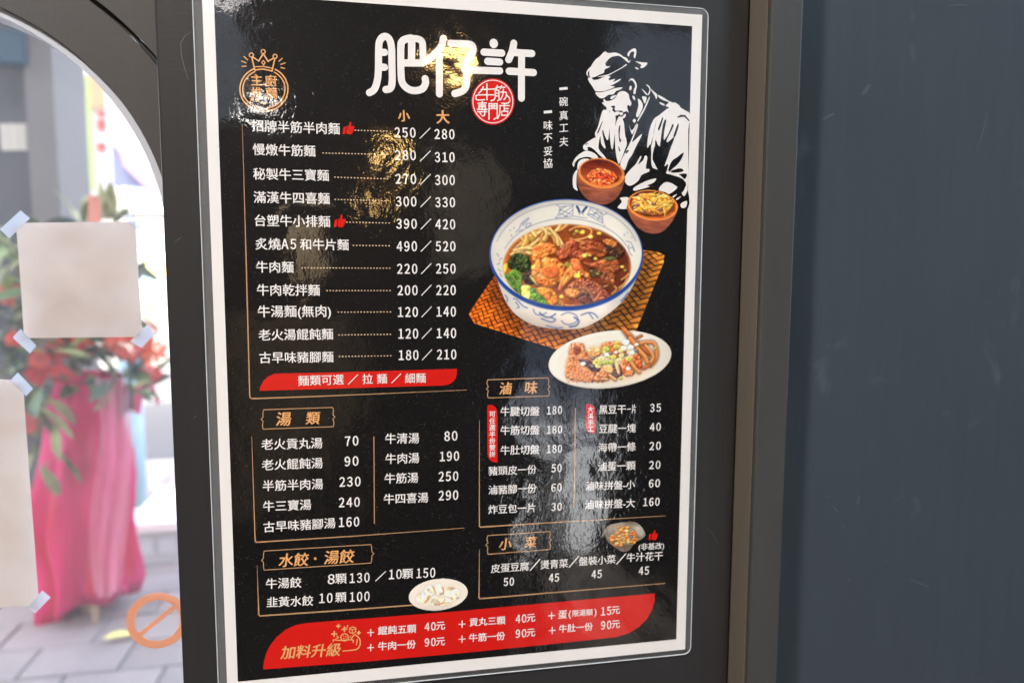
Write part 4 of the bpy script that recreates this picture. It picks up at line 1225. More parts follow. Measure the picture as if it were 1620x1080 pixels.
# greens
P.chunk([(235, 640), (250, 580), (310, 545), (390, 560), (430, 620), (420, 690), (350, 715), (270, 690)], (44, 70, 30), 26, 34, 24, .35, .5, (16, 30, 18), .35, 26)
P.chunk([(370, 720), (450, 700), (500, 780), (440, 810), (380, 800)], (40, 26, 20), 20, 14, 22, .3, .4)
P.chunk([(205, 745), (260, 690), (330, 690), (370, 740), (350, 800), (380, 860), (360, 915), (300, 870), (240, 830)], (72, 122, 40), 22, 30, 26, .4, .5, (32, 92, 30), .35, 18, (.6, 2.2, -30))
for pts in ([(240, 720), (290, 760), (320, 830), (330, 900)], [(300, 700), (340, 760), (350, 850)], [(215, 760), (260, 800)]):
    P.tube(pts, 11, (140, 180, 90), 5, .4)
P.chunk([(345, 830), (410, 812), (440, 850), (430, 930), (400, 950), (360, 920)], (214, 216, 130), 22, 10, 24, .4, .5, (170, 190, 90), .5)
P.chunk([(430, 850), (470, 845), (510, 880), (560, 920), (600, 985), (540, 985), (470, 960), (430, 930)], (86, 142, 44), 14, 34, 18, .5, .5, (46, 118, 30), .4, 26)
P.chunk([(470, 850), (560, 830), (640, 880), (665, 960), (600, 990), (540, 920)], (214, 128, 36), 20, 18, 26, .6, .35, (180, 96, 26), .45)
P.chunk([(420, 735), (460, 725), (510, 800), (480, 815), (440, 775)], (206, 214, 112), 12, 6, 14, .4, .4)
P.chunk([(195, 650), (230, 630), (225, 690), (205, 720)], (232, 186, 70), 10, 6, 12, .4, .3)
# beef, tendon and tripe
P.chunk([(840, 460), (930, 430), (1040, 460), (1130, 480), (1150, 520), (1040, 580), (930, 580), (860, 540)], (176, 86, 42), 30, 30, 26, .7, .6, (112, 46, 24), .34, 14, (1.8, .7, 20))
P.chunk([(1060, 440), (1120, 425), (1190, 470), (1230, 530), (1180, 590), (1090, 560)], (70, 38, 28), 24, 24, 22, .5, .6, (42, 24, 20), .34, 18)
P.chunk([(1040, 440), (1090, 420), (1170, 455), (1150, 490), (1090, 480)], (204, 118, 62), 12, 24, 14, .6, .4, None, .4, 18)
P.chunk([(690, 500), (740, 440), (800, 430), (835, 480), (800, 560), (730, 600), (680, 600), (640, 560)], (176, 82, 46), 28, 26, 24, .6, .6, (130, 50, 34), .36, 10, (.8, 2, 30))
P.chunk([(445, 500), (500, 460), (590, 455), (650, 490), (640, 550), (560, 580), (500, 600), (450, 615), (440, 560)], (222, 134, 60), 26, 22, 22, .7, .6, (196, 96, 40), .4, 8)
P.chunk([(780, 540), (850, 520), (900, 570), (860, 620), (800, 610)], (160, 76, 40), 20, 16, 20, .5, .5, (120, 44, 30))
P.chunk([(870, 615), (960, 620), (1060, 590), (1150, 585), (1190, 640), (1180, 700), (1090, 720), (980, 690), (900, 660)], (166, 82, 42), 26, 30, 26, .7, .6, (108, 46, 24), .34, 10, (2, .7, 10))
P.chunk([(1000, 690), (1080, 690), (1150, 730), (1150, 800), (1090, 815), (1020, 770)], (146, 72, 36), 22, 30, 20, .7, .6, (96, 40, 26), .34, 16)
P.chunk([(930, 690), (990, 690), (1000, 740), (950, 750)], (60, 52, 40), 12, 10, 14, .6, .5)
P.chunk([(1050, 590), (1120, 570), (1165, 590), (1100, 610)], (72, 84, 44), 8, 10, 14, .4, .4)
# frilled tendon disc
fr_ = []
for i in range(44):
    t = 2 * PI * i / 44; q = 1 + .055 * math.sin(11 * t)
    x, y = 158 * q * math.cos(t), 128 * q * math.sin(t)
    fr_.append((585 + x * .96 + y * .18, 704 + y - x * .05))
P.chunk(fr_, (228, 138, 60), 30, 26, 22, .75, .7, (204, 104, 42), .42, 8, None, 2)
P.chunk(nrand(600, 700, 74, 60, 12, .06, 3), (176, 86, 40), 16, 8, 24, .45, .5, (196, 104, 52), .5)
P.on(P.sm(np.abs(P.ell(600, 700, 80, 66)) - 5, 8) * .6, (244, 172, 96))
P.chunk([(660, 850), (700, 740), (790, 595), (850, 610), (880, 680), (930, 720), (935, 770), (860, 740), (780, 760), (720, 830), (690, 870)], (226, 138, 66), 22, 22, 22, .75, .65, (190, 92, 44), .42, 6, (.7, 2.2, 25))
P.chunk([(770, 610), (800, 588), (860, 640), (850, 690), (790, 680)], (206, 96, 56), 14, 10, 16, .5, .3)
P.chunk([(720, 860), (770, 790), (860, 755), (950, 770), (1040, 830), (1110, 910), (1020, 960), (960, 975), (880, 920), (800, 930), (730, 900)], (134, 62, 34), 26, 36, 15, .8, .7, (96, 34, 26), .36, 10)
P.chunk([(725, 850), (790, 840), (850, 870), (830, 920), (770, 930), (722, 890)], (178, 98, 44), 22, 22, 18, .7, .5, (206, 128, 66), .4, 10)
P.chunk([(830, 900), (880, 860), (930, 880), (960, 960), (920, 985), (850, 960)], (58, 32, 26), 18, 20, 18, .6, .6, (100, 46, 30))
P.tube([(815, 850), (880, 842), (925, 870), (965, 955)], 11, (206, 140, 96), 5, .5)
# sesame-like glints on the tripe, bits of scallion
for k in range(160):
    x, y = rs.uniform(760, 1080), rs.uniform(770, 960)
    P.on(P.sm(P.ell(x, y, rs.uniform(4, 8), rs.uniform(2.5, 4), rs.uniform(-40, 40)), 6) * .55 * (P.poly([(770, 790), (860, 755), (950, 770), (1040, 830), (1110, 910), (960, 975), (880, 860)]) < 0), (214, 132, 104))
for x, y, r in ((820, 355, 16), (870, 365, 20), (800, 380, 12), (940, 405, 20), (1010, 375, 18), (890, 560, 24), (440, 430, 20), (740, 640, 24), (825, 735, 26), (690, 915, 20), (980, 590, 16), (1210, 660, 16), (1235, 690, 12), (1000, 720, 14), (930, 560, 12)):
    P.chunk(nrand(x, y, r * 1.15, r * .85, 8, .2, int(x)), rs.choice([(214, 190, 70), (150, 164, 60), (232, 206, 110), (120, 132, 50)]), 7, 5, 9, .5, .5)
def soften(v):
    q = np.pad(v, ((1, 1), (1, 1), (0, 0)), 'edge')
    return (q[1:-1, 1:-1] * 4 + 2 * (q[:-2, 1:-1] + q[2:, 1:-1] + q[1:-1, :-2] + q[1:-1, 2:]) + q[:-2, :-2] + q[2:, 2:] + q[:-2, 2:] + q[2:, :-2]) / 16
P.rgb = soften(P.rgb)
warm = P.noise(120, 2)[..., None]
P.rgb = P.rgb * (np.array((1.06, .97, .82)) * (.86 + .3 * warm))
P.rgb = keep_rgb * (1 - clipb[..., None]) + P.rgb * clipb[..., None]
g = P.noise(7, 2)[..., None] - .5
P.rgb = np.clip(P.rgb * (1 + clipb[..., None] * g * .35), 0, 255)
P.rgb = soften(P.rgb)
P.rgb = np.clip(P.rgb * (.95 + .09 * P.noise(160, 3)[..., None]), 0, 255)
P.emit_mesh('noodle_bowl_picture', LAY['mid'] - 2e-5, 1, .98, 1.03)

# two turned wooden bowls
zw = lambda x, y: (890 + x / 7.714, 190 + y / 7.714)
def wood_bowl(name, x0, y0, x1, y1, rim, inner, body, fill, lay, seedc):
    P = Pic(x0, y0, x1, y1, 6.0, zw)
    d = P.poly(cr(body, 4, True))
    gx = np.clip((P.X - rim[0]) / rim[2], -1, 1)
    nse = P.noise(46, 3, 2.2, .6, 8)[..., None]
    gy = np.clip((P.Y - rim[1]) / (rim[3] * 1.9), 0, 1)[..., None]
    P.over(P.sm(d), np.clip((np.array((206, 112, 66)) * (1 - gy) + np.array((132, 74, 62)) * gy) * (1.02 - .28 * gx[..., None] ** 2) * (.72 + .5 * nse), 0, 255))
    d = P.ell(*rim)
    P.over(P.sm(d), np.array((226, 132, 62)) * (.86 + .22 * nse))
    d = P.ell(*inner)
    ins = np.clip((P.Y - inner[1]) / inner[3], -1, 1)[..., None]
    P.over(P.sm(d), np.clip((np.array((150, 62, 32)) + ins * np.array((60, 40, 20))) * (.7 + .5 * nse), 0, 255))
    P.on(P.sm(np.abs(P.ell(*rim) + 7) - 4, 12) * .5, (246, 176, 110))
    base = P.rgb.copy(); cl = P.sm(d)
    fill(P)
    P.rgb = base * (1 - cl[..., None]) + P.rgb * cl[..., None]
    P.emit_mesh(name, lay, 1, 1.05, 1.06)
def chili(P):
    P.chunk(nrand(478, 704, 186, 104, 14, .08, 2), (168, 40, 20), 30, 16, 24, .4, .5, (120, 24, 14))
    q = random.Random(8)
    for k in range(120):
        t, r = q.uniform(0, 2 * PI), math.sqrt(q.random())
        x, y = 482 + 174 * r * math.cos(t), 700 + 100 * r * math.sin(t)
        P.chunk(nrand(x, y, q.uniform(13, 22), q.uniform(9, 16), 6, .3, k, q.uniform(0, 90)), q.choice([(244, 90, 34), (230, 56, 22), (248, 124, 54), (218, 40, 18), (250, 144, 70)]), 8, 4, 9, .6, .5, sm=2)
wood_bowl('chilli_bowl_picture', 150, 455, 770, 1050, (470, 650, 286, 184, 8), (466, 640, 254, 156, 8),
          [(182, 640), (165, 740), (200, 850), (270, 950), (360, 1010), (480, 1036), (590, 1010), (680, 930), (735, 820), (757, 690), (600, 560), (330, 560)], chili, LAY['top'] - 2e-5, 0)
def cabbage(P):
    P.chunk(nrand(1100, 1035, 262, 148, 14, .05, 4), (170, 92, 30), 30, 20, 30, .3, .5, (110, 58, 26))
    q = random.Random(3)
    for k in range(64):
        t, r = q.uniform(0, 2 * PI), math.sqrt(q.random())
        x, y = 1100 + 225 * r * math.cos(t), 1030 + 122 * r * math.sin(t)
        a = q.uniform(-1.3, 1.3); L = q.uniform(52, 100)
        if k % 6 == 0:
            P.chunk(nrand(x, y, 28, 20, 8, .3, k), (120, 60, 70), 10, 6, 12, .5, .5)
        else:
            P.chunk([(x - L * math.cos(a), y - L * math.sin(a)), (x + 8, y - q.uniform(16, 34)), (x + L * math.cos(a + .3), y + L * math.sin(a + .3)), (x - 4, y + q.uniform(14, 30))],
                    q.choice([(244, 156, 52), (250, 178, 80), (232, 128, 38), (253, 196, 108)]), 12, 8, 14, .6, .55, (226, 136, 40), .42)
wood_bowl('pickle_bowl_picture', 770, 840, 1420, 1420, (1092, 1040, 310, 186, 8), (1094, 1034, 282, 164, 8),
          [(785, 1030), (790, 1120), (850, 1240), (930, 1330), (1030, 1380), (1140, 1390), (1240, 1350), (1330, 1250), (1390, 1130), (1402, 1020), (1250, 900), (930, 900)], cabbage, LAY['top'] - 3e-5, 1)

# oval plate of braised snacks
zp = lambda x, y: (860 + x / 7.714, 500 + y / 7.714)
P = Pic(40, 140, 1575, 910, 6.0, zp)
ep = (806, 526, 756, 352, -6.5)
d = P.ell(*ep)
k = np.clip(1.0 - .10 * np.clip((P.Y - 700) / 200, 0, 1) - .12 * np.clip((P.X - 1200) / 400, 0, 1), 0, 1)[..., None]
P.over(P.sm(d), np.array((246, 236, 220)) * k)
P.on(np.clip(1 + d / 26, 0, 1) * (d < 0) * np.clip((P.Y - 560) / 250, 0, 1) * .55, (176, 150, 120))
di = P.ell(800, 512, 610, 262, -6.5)
P.on(P.sm(np.abs(di) - 10, 40) * .16, (214, 190, 160))
P.on(np.clip(1 - P.ell(820, 560, 540, 215, -4) / 60, 0, 1) * .35, (240, 176, 120))
q = random.Random(21)
P.chunk([(330, 345), (400, 330), (490, 340), (510, 420), (560, 500), (580, 600), (600, 700), (560, 800), (400, 790), (270, 740), (265, 640), (300, 480)], (214, 104, 44), 40, 40, 22, .5, .5, (232, 134, 74), .42, 30)
for k in range(150):
    x, y = q.uniform(280, 790), q.uniform(430, 800)
    if y < 430 + (x - 280) * .32: continue
    P.on(P.sm(np.abs(P.ell(x, y, q.uniform(14, 24), q.uniform(9, 15), q.uniform(-50, 50))) - 3.4, 8) * .8, q.choice([(248, 170, 120), (244, 150, 96), (250, 190, 140)]))
    P.on(P.sm(P.ell(x, y, 9, 6), 10) * .55, (150, 60, 34))
P.chunk([(560, 640), (700, 600), (790, 700), (780, 790), (640, 800), (560, 790)], (206, 98, 56), 30, 40, 18, .5, .5, (232, 140, 84), .4, 26)
P.chunk([(380, 360), (430, 380), (440, 440), (390, 470), (360, 420)], (130, 46, 24), 20, 20, 16, .4, .4)
P.chunk([(420, 520), (560, 540), (640, 600), (700, 640), (620, 680), (500, 600)], (92, 62, 74), 20, 30, 20, .4, .4, (60, 38, 44), .4, 22)
P.chunk([(700, 360), (800, 310), (960, 330), (1000, 420), (960, 500), (820, 500), (720, 470)], (220, 120, 50), 34, 40, 22, .6, .5, (190, 88, 36), .42, 26)
P.chunk([(530, 420), (600, 380), (680, 390), (700, 460), (640, 500), (560, 480)], (222, 132, 62), 26, 24, 22, .6, .5, (240, 170, 100), .42, 14)
P.chunk([(840, 580), (930, 590), (960, 700), (900, 750), (820, 700)], (104, 66, 78), 20, 30, 22, .4, .5, (62, 40, 46), .4, 14)
P.chunk([(730, 610), (800, 590), (850, 640), (830, 700), (750, 680)], (240, 176, 112), 24, 8, 22, .4, .5, (232, 150, 90))
P.chunk([(860, 560), (900, 560), (930, 690), (900, 700)], (244, 180, 118), 14, 8, 16, .4, .5)
P.chunk([(940, 540), (1010, 520), (1090, 640), (1110, 700), (1020, 735), (960, 700)], (206, 96, 48), 26, 34, 20, .5, .5, (236, 140, 84), .4, 20)
P.chunk([(1090, 480), (1180, 470), (1200, 620), (1140, 640), (1100, 580)], (214, 100, 44), 22, 34, 18, .5, .5, (180, 70, 30), .4, 18)
for pts, wd, c in [([(985, 170), (1050, 250), (1130, 330), (1210, 400), (1280, 450)], 66, (228, 116, 44)), ([(1050, 270), (1120, 360), (1200, 450), (1260, 510)], 56, (236, 134, 58)),
                   ([(1180, 330), (1270, 320), (1340, 330), (1375, 420), (1365, 520), (1300, 600)], 48, (232, 140, 72)), ([(1240, 360), (1310, 440), (1330, 520), (1270, 590), (1220, 630)], 44, (238, 150, 84)),
                   ([(1140, 400), (1220, 480), (1260, 560)], 50, (240, 150, 76)), ([(1140, 262), (1190, 238)], 30, (196, 92, 40)), ([(1060, 560), (1110, 630), (1160, 680)], 44, (240, 152, 82)), ([(1200, 640), (1290, 600)], 26, (222, 110, 50)),
                   ([(800, 720), (870, 770)], 40, (240, 170, 110)), ([(700, 760), (780, 770)], 26, (244, 180, 130))]:
    P.tube(pts, wd, c, 6, .55, .3, .6)
for x, y, r, c in [(1000, 320, 50, 0), (970, 390, 44, 0), (1060, 380, 40, 0), (1080, 440, 36, 0), (940, 420, 36, 1), (1130, 345, 28, 0), (890, 370, 38, 2), (760, 400, 44, 3), (740, 440, 30, 3), (770, 470, 34, 0), (700, 520, 40, 1), (640, 560, 46, 2), (660, 610, 34, 1), (810, 500, 30, 3), (850, 500, 36, 2), (760, 560, 40, 3), (830, 560, 34, 3), (950, 480, 38, 1), (920, 530, 34, 1), (1040, 520, 40, 2), (600, 510, 26, 4), (480, 580, 34, 0), (560, 420, 26, 1), (650, 420, 30, 1), (1030, 640, 30, 0), (935, 755, 24, 3), (880, 440, 26, 0), (1000, 470, 24, 4), (690, 580, 26, 3), (1360, 390, 20, 3), (900, 320, 32, 2), (815, 450, 22, 4), (590, 610, 28, 4), (1130, 420, 26, 4)]:
    P.chunk(nrand(x, y, r, r * .78, 9, .14, int(x * 3 + y)), [(250, 240, 206), (246, 222, 140), (212, 192, 84), (158, 168, 66), (74, 66, 62)][c], 14, 5, 14, .5, .6, None, .5)
    if c in (1, 2, 4): P.on(P.sm(P.ell(x, y, r * .4, r * .28), 10) * .7, [(0,) * 3, (216, 150, 60), (150, 150, 30), 0, (230, 226, 214)][c])
P.rgb = soften(P.rgb)
P.rgb = np.clip(P.rgb * (1 + (P.noise(9, 2)[..., None] - .5) * .22 * np.clip(-P.ell(820, 560, 570, 235, -6) / 20, 0, 1)[..., None]), 0, 255)
P.emit_mesh('snack_plate_picture', LAY['top'] - 4e-5, 1, .98, 1.02)

# small plate of dumplings
zd = lambda x, y: (640 + x / 13.5, 900 + y / 13.5)
P = Pic(60, 150, 1380, 910, 11.0, zd)
d = P.ell(718, 530, 640, 342, -7)
P.over(P.sm(d), np.array((250, 236, 220)) * np.clip(1.0 - .12 * np.clip((P.Y - 700) / 200, 0, 1), 0, 1)[..., None])
P.on(P.sm(np.abs(P.ell(718, 518, 560, 280, -7)) - 10, 50) * .2, (232, 206, 178))
for pts in ([(250, 660), (270, 540), (350, 480), (460, 500), (500, 600), (430, 700), (330, 710)], [(420, 520), (440, 400), (520, 330), (610, 360), (640, 480), (560, 560)], [(620, 480), (640, 350), (740, 300), (820, 370), (830, 500), (740, 540)], [(840, 520), (860, 380), (980, 330), (1060, 400), (1040, 520), (940, 590)], [(960, 620), (980, 480), (1080, 400), (1170, 450), (1170, 570), (1080, 660)],
            [(540, 740), (560, 600), (680, 550), (780, 590), (820, 680), (720, 750)], [(760, 760), (800, 620), (920, 600), (1000, 680), (940, 750)]):
    P.chunk(pts, (254, 234, 200), 60, 10, 60, .3, .25, (252, 224, 182), .78, bumpk=.5)
for pts, wd in (([(610, 370), (640, 430), (660, 500)], 26), ([(800, 370), (830, 440), (825, 505)], 30), ([(530, 560), (510, 620), (440, 690)], 34), ([(540, 470), (585, 480)], 18), ([(740, 740), (830, 690), (860, 620)], 22), ([(1000, 390), (1060, 390)], 20), ([(990, 600), (1020, 620)], 34), ([(720, 745), (850, 715), (960, 705)], 18), ([(1090, 520), (1115, 545)], 16), ([(330, 600), (350, 580)], 14)):
    P.ink(pts, wd, (206, 126, 46), 4, .75)
P.emit_mesh('dumpling_plate_picture', LAY['top'] - 2e-5)

# little metal dish of dried tofu
zs = lambda x, y: (720 + x / 3.857, 800 + y / 3.857)
P = Pic(895, 80, 1170, 290, 2.6, zs)
d = P.poly(cr([(905, 150), (945, 110), (1060, 92), (1120, 105), (1160, 165), (1145, 195), (1095, 225), (1060, 270), (1010, 275), (950, 235), (915, 190)], 4, True))
P.over(P.sm(d), np.array((122, 108, 92)) * (.7 + .6 * P.noise(40, 2)[..., None]))
d = P.ell(1035, 160, 112, 60, 8)
P.over(P.sm(d), np.array((150, 138, 122)) * (.6 + .8 * P.noise(50, 2)[..., None]))
P.on(P.sm(P.ell(1125, 150, 26, 34, -20), 20) * .6, (226, 220, 210))
P.on(P.sm(np.abs(P.ell(1035, 160, 120, 70, 8)) - 2, 6) * .6, (190, 178, 160))
q = random.Random(2)
for k in range(70):
    t, r = q.uniform(0, 2 * PI), math.sqrt(q.random())
    x, y = 1025 + 82 * r * math.cos(t), 195 + 58 * r * math.sin(t) - (12 if abs(math.cos(t)) < .5 else 0)
    P.chunk(nrand(x, y, q.uniform(8, 15), q.uniform(6, 10), 7, .25, k), q.choice([(240, 150, 62), (226, 120, 44), (250, 178, 96), (206, 96, 40)]), 6, 4, 7, .5, .5)
P.emit_mesh('tofu_dish_picture', LAY['top'] - 2e-5)

# ================================================================== ROOM BEHIND THE LENS (what the film mirrors, what lights it)
M_DARKWALL = plain('dark_wood_wall', (58, 44, 36), .5, var=.25, vscale=6, stretch=(1, 1, .1))
M_CEIL = plain('ceiling_paint', (96, 88, 80), .8)
M_FLOORT = plain('dark_floor', (70, 64, 60), .35, var=.2)
M_CONC = plain('concrete', (168, 164, 158), .8, var=.12, vscale=5)
def wall_with_holes(name, x0, x1, z0, z1, y0, y1, holes, mat, parent):
    """an upright wall of solid blocks left standing around rectangular openings"""
    xs = sorted({x0, x1, *[h[0] for h in holes], *[h[1] for h in holes]})
    zs = sorted({z0, z1, *[h[2] for h in holes], *[h[3] for h in holes]})
    inside = lambda x, z: any(h[0] < x < h[1] and h[2] < z < h[3] for h in holes)
    bm = bmesh.new()
    vd = {}
    def V(x, y, z):
        k = (x, y, z)
        if k not in vd: vd[k] = bm.verts.new(k)
        return vd[k]
    solid = {}
    for i in range(len(xs) - 1):
        for j in range(len(zs) - 1):
            solid[i, j] = not inside((xs[i] + xs[i + 1]) / 2, (zs[j] + zs[j + 1]) / 2)
    for (i, j), s in solid.items():
        if not s: continue
        a, b, c, d = xs[i], xs[i + 1], zs[j], zs[j + 1]
        bm.faces.new((V(a, y0, c), V(b, y0, c), V(b, y0, d), V(a, y0, d)))
        bm.faces.new((V(a, y1, c), V(a, y1, d), V(b, y1, d), V(b, y1, c)))
        for di, dj, e in ((-1, 0, ((a, c), (a, d))), (1, 0, ((b, d), (b, c))), (0, -1, ((b, c), (a, c))), (0, 1, ((a, d), (b, d)))):
            if not solid.get((i + di, j + dj), False):
                (p, q), (r, s2) = e
                bm.faces.new((V(p, y0, q), V(r, y0, s2), V(r, y1, s2), V(p, y1, q)))
    return bm_obj(name, bm, mat, parent)
tag(box('shop_floor', (-2.2, -2.75, FLOOR - .1), (2.4, .05, FLOOR + .002), M_FLOORT), kind='structure')
tag(box('ceiling', (-2.2, -2.75, 1.62), (2.4, .045, 1.72), M_CEIL), kind='structure')
bw = thing('shop_building', 'dark timber back wall of the noodle shop behind the viewer with added light-blocking masses', 'shop building', (0, -2.6, FLOOR))
wall_with_holes('back_wall', -2.2, 2.4, FLOOR, 1.62, -2.75, -2.62, [(.56, .97, FLOOR, .02), (.94, 1.5, .62, 1.12), (-1.05, -.53, .66, 1.2)], M_DARKWALL, bw)
box('side_wall', (-2.35, -2.75, FLOOR), (-2.205, .05, 1.62), M_DARKWALL, bw)
box('daylight_stop_wall', (2.25, -2.615, FLOOR), (2.4, -.75, 1.615), M_DARKWALL, bw)  # unseen wall added to cut the daylight from the right
box('shade_storey', (-7, -2.75, 1.725), (2.4, .05, 8.0), M_CONC, bw)  # unseen mass added overhead, its height set to shade the near street
box('door_post', (.735, -2.74, FLOOR), (.775, -2.63, .02), M_DARKWALL, bw)
# a few dark chairs and a table in the doorway's light
M_CHAIR = plain('dark_chair_wood', (44, 34, 28), .45)
tb = thing('shop_table', 'dark square dining table standing behind the viewer', 'table', (.1, -1.9, FLOOR))
box('table_top', (-.25, -2.2, FLOOR + .70), (.45, -1.6, FLOOR + .74), M_CHAIR, tb, .004)
for x in (-.22, .42):
    for y in (-2.17, -1.63): box('leg', (x - .025, y - .025, FLOOR), (x + .025, y + .025, FLOOR + .6995), M_CHAIR, tb)
# lamps whose glow the film mirrors
M_BRASS = plain('brass', (150, 110, 60), .3, metal=1)
def pendant(px, py, Y, r, sq, s, col=(1, .60, .20), lab=''):
    c = mirror(px, py, Y)
    t = thing('pendant_lamp', lab, 'lamp', c, 'warm pendant lamps behind the viewer')
    bm = bmesh.new()
    bmesh.ops.create_uvsphere(bm, u_segments=20, v_segments=12, radius=r)
    bmesh.ops.transform(bm, matrix=Matrix.Translation(c) @ Matrix.Diagonal((sq, sq, 1, 1)), verts=bm.verts)
    bm_obj('bulb', bm, emit('lamp_glow', col, s), t, True)
    lathe('lamp_shade', [(.03, c.z + r + .05), (.05, c.z + r + .045), (sq * r + .02, c.z + r * .55), (sq * r + .016, c.z + r * .5), (.03, c.z + r + .03)], c.x, c.y, M_BRASS, t)
    tube('cord', [(c.x, c.y, c.z + r + .05), (c.x, c.y, 1.62)], .004, M_CHAIR, t, 6)
LAMP = 5.5
pendant(715, 98, -2.2, .031, 2.5, 9, lab='wide oval warm pendant lamp hanging highest behind the viewer')
pendant(614, 250, -1.8, .025, 1.0, LAMP, lab='large round warm pendant lamp hanging in the middle behind the viewer')
pendant(591, 322, -1.9, .016, 1.0, LAMP, lab='small round warm pendant lamp hanging lowest behind the viewer')
pendant(414, 166, -1.7, .026, 1.2, 4, (1, .95, .9), lab='small white pendant lamp hanging at the left behind the viewer')
# dim glowing body added behind the oval lamp to give its reflection a halo
c = mirror(712, 104, -2.3)
t = thing('lamp_halo', 'wide dim amber glow body added behind the oval lamp for its halo', 'lamp', c)
lathe('halo_body', [(.02, c.z - .06), (.10, c.z - .05), (.15, c.z), (.10, c.z + .05), (.02, c.z + .06)], c.x, c.y, emit('amber_glow', (1, .62, .25), .16), t)
box('bracket', (c.x - .02, -2.62, c.z - .02), (c.x + .02, c.y - .1, c.z + .02), M_BRASS, t)
# unseen cloth, board and rail added to vary the film's reflections
M_TAN = plain('tan_cloth', (176, 150, 116), .8, var=.25, vscale=9)
nc = thing('reflection_cloth', 'short tan cloth in three strips added unseen on the back wall for its reflection', 'curtain', (-.3, -2.6, 0))
for k in range(3): box('cloth_strip', (-.62 + k * .17, -2.612, -.95), (-.47 + k * .17, -2.606, -.12), M_TAN, nc)
wb = thing('reflection_board', 'pale wooden board added unseen by the doorway for its reflection', 'board', (.35, -2.6, .2))
box('board_face', (.20, -2.615, .05), (.46, -2.60, .52), plain('pale_board', (190, 178, 160), .6, var=.3, vscale=12), wb)
rl = thing('reflection_rail', 'light wooden rail added unseen along the back wall for its reflection', 'rail', (-1, -2.6, -.2))
box('rail_bar', (-2.1, -2.61, -.02), (-.75, -2.59, .06), M_TAN, rl)
# glowing lantern added to give the film its tan reflection
c = mirror(486, 398, -2.1)
t = thing('added_lantern', 'tall tan paper lantern added unseen by the back wall for its reflection', 'lantern', c)
lathe('lantern_paper', [(.02, c.z - .10), (.034, c.z - .09), (.042, c.z - .04), (.042, c.z + .03), (.034, c.z + .09), (.02, c.z + .10)], c.x, c.y, emit('lantern_glow', (1, .68, .38), .26), t)
tube('cord', [(c.x, c.y, c.z + .10), (c.x, c.y, 1.62)], .004, M_CHAIR, t, 6)
# unseen fill lamps added below the ceiling to light the menu
def fill_lamp(x, y, w_, h_, energy, col, lab):
    t = thing('fill_lamp', lab, 'fill lamp', (x, y, 1.6), 'unseen fill lamps added over the shop floor')
    box('housing', (x - w_ / 2 - .02, y - h_ / 2 - .02, 1.585), (x + w_ / 2 + .02, y + h_ / 2 + .02, 1.618), plain('lamp_housing', (200, 200, 198), .5), t, .004)
    d = bpy.data.lights.new('lamp', 'AREA'); d.shape = 'RECTANGLE'; d.size = w_; d.size_y = h_; d.energy = energy; d.color = col
    o = bpy.data.objects.new('lamp', d); o.location = (x, y, 1.578)
    link(o); o.parent = t; o.matrix_parent_inverse = Matrix.Translation((-x, -y, -1.6))
fill_lamp(-1.0, -1.1, .16, .16, 8.0, (1, .94, .89), 'small warm white fill lamp added unseen over the shop floor at the left')
fill_lamp(1.2, -1.3, .5, .5, 2.9, (.56, .82, 1), 'square cool white fill lamp added unseen over the shop floor at the right')

# yard behind: sunlit paving and an unseen wall raised to dim the film's reflection
tag(mesh_obj('yard_paving', [(-30, -30, FLOOR - .02), (30, -30, FLOOR - .02), (30, -2.75, FLOOR - .02), (-30, -2.75, FLOOR - .02)], [(0, 1, 2, 3)], plain('yard_concrete', (200, 208, 214), .8, var=.1, vscale=3)), kind='structure')
yw = thing('reflection_wall', 'tall grey wall added unseen behind the shop to tone the film reflections', 'wall', (0, -9, FLOOR))
box('wall_body', (-12, -9.2, FLOOR - .02), (12, -9, 3.3), plain('dark_render', (160, 170, 176), .8), yw)

# ================================================================== STREET SEEN THROUGH THE ARCHED WINDOW
M_TILE = plain('paving_tile', (152, 143, 137), .6, var=.12, vscale=7)
M_TILE2 = plain('paving_tile_grey', (138, 130, 125), .6, var=.12, vscale=6)
M_JOINT = plain('paving_joint', (112, 108, 110), .9)
M_ROAD = plain('asphalt', (84, 84, 86), .85, var=.1, vscale=30)
gz = FLOOR - .006
pv = tag(mesh_obj('pavement', [(-9, .05, gz), (6, .05, gz), (6, 4.6, gz), (-9, 4.6, gz)], [(0, 1, 2, 3)], M_JOINT), kind='structure')
def tile_mesh(w_, h_, m):
    bm = bmesh.new()
    add_box(bm, (0, 0, 0), (w_, h_, .02))
    bmesh.ops.bevel(bm, geom=[e for e in bm.edges if all(v.co.z > .01 for v in e.verts)], offset=.004, segments=1, affect='EDGES')
    me = bpy.data.meshes.new('paving_tile'); bm.to_mesh(me); bm.free(); me.materials.append(m)
    return me
TM = [tile_mesh(.292, .192, M_TILE), tile_mesh(.292, .192, M_TILE2)]
random.seed(9)
ang = math.radians(9)
for j in range(20):
    for i in range(9):
        x, y = -2.55 + i * .3 + (.15 if j % 2 else 0), 1.0 + j * .2
        if y > 4.4 or x < -.8 - y * .62 or x > -.05 - y * .24: continue
        o = bpy.data.objects.new('paving_tile', TM[random.random() < .3])
        o.location = (x, y, FLOOR - .0165 + random.uniform(0, .003))
        COL.objects.link(o); o.parent = pv
tag(box('kerb', (-9, 4.6, FLOOR - .2), (6, 4.78, FLOOR + .01), M_CONC, None, .01), kind='structure')
tag(mesh_obj('road', [(-60, 4.78, FLOOR - .12), (60, 4.78, FLOOR - .12), (60, 60, FLOOR - .12), (-60, 60, FLOOR - .12)], [(0, 1, 2, 3)], M_ROAD), kind='structure')

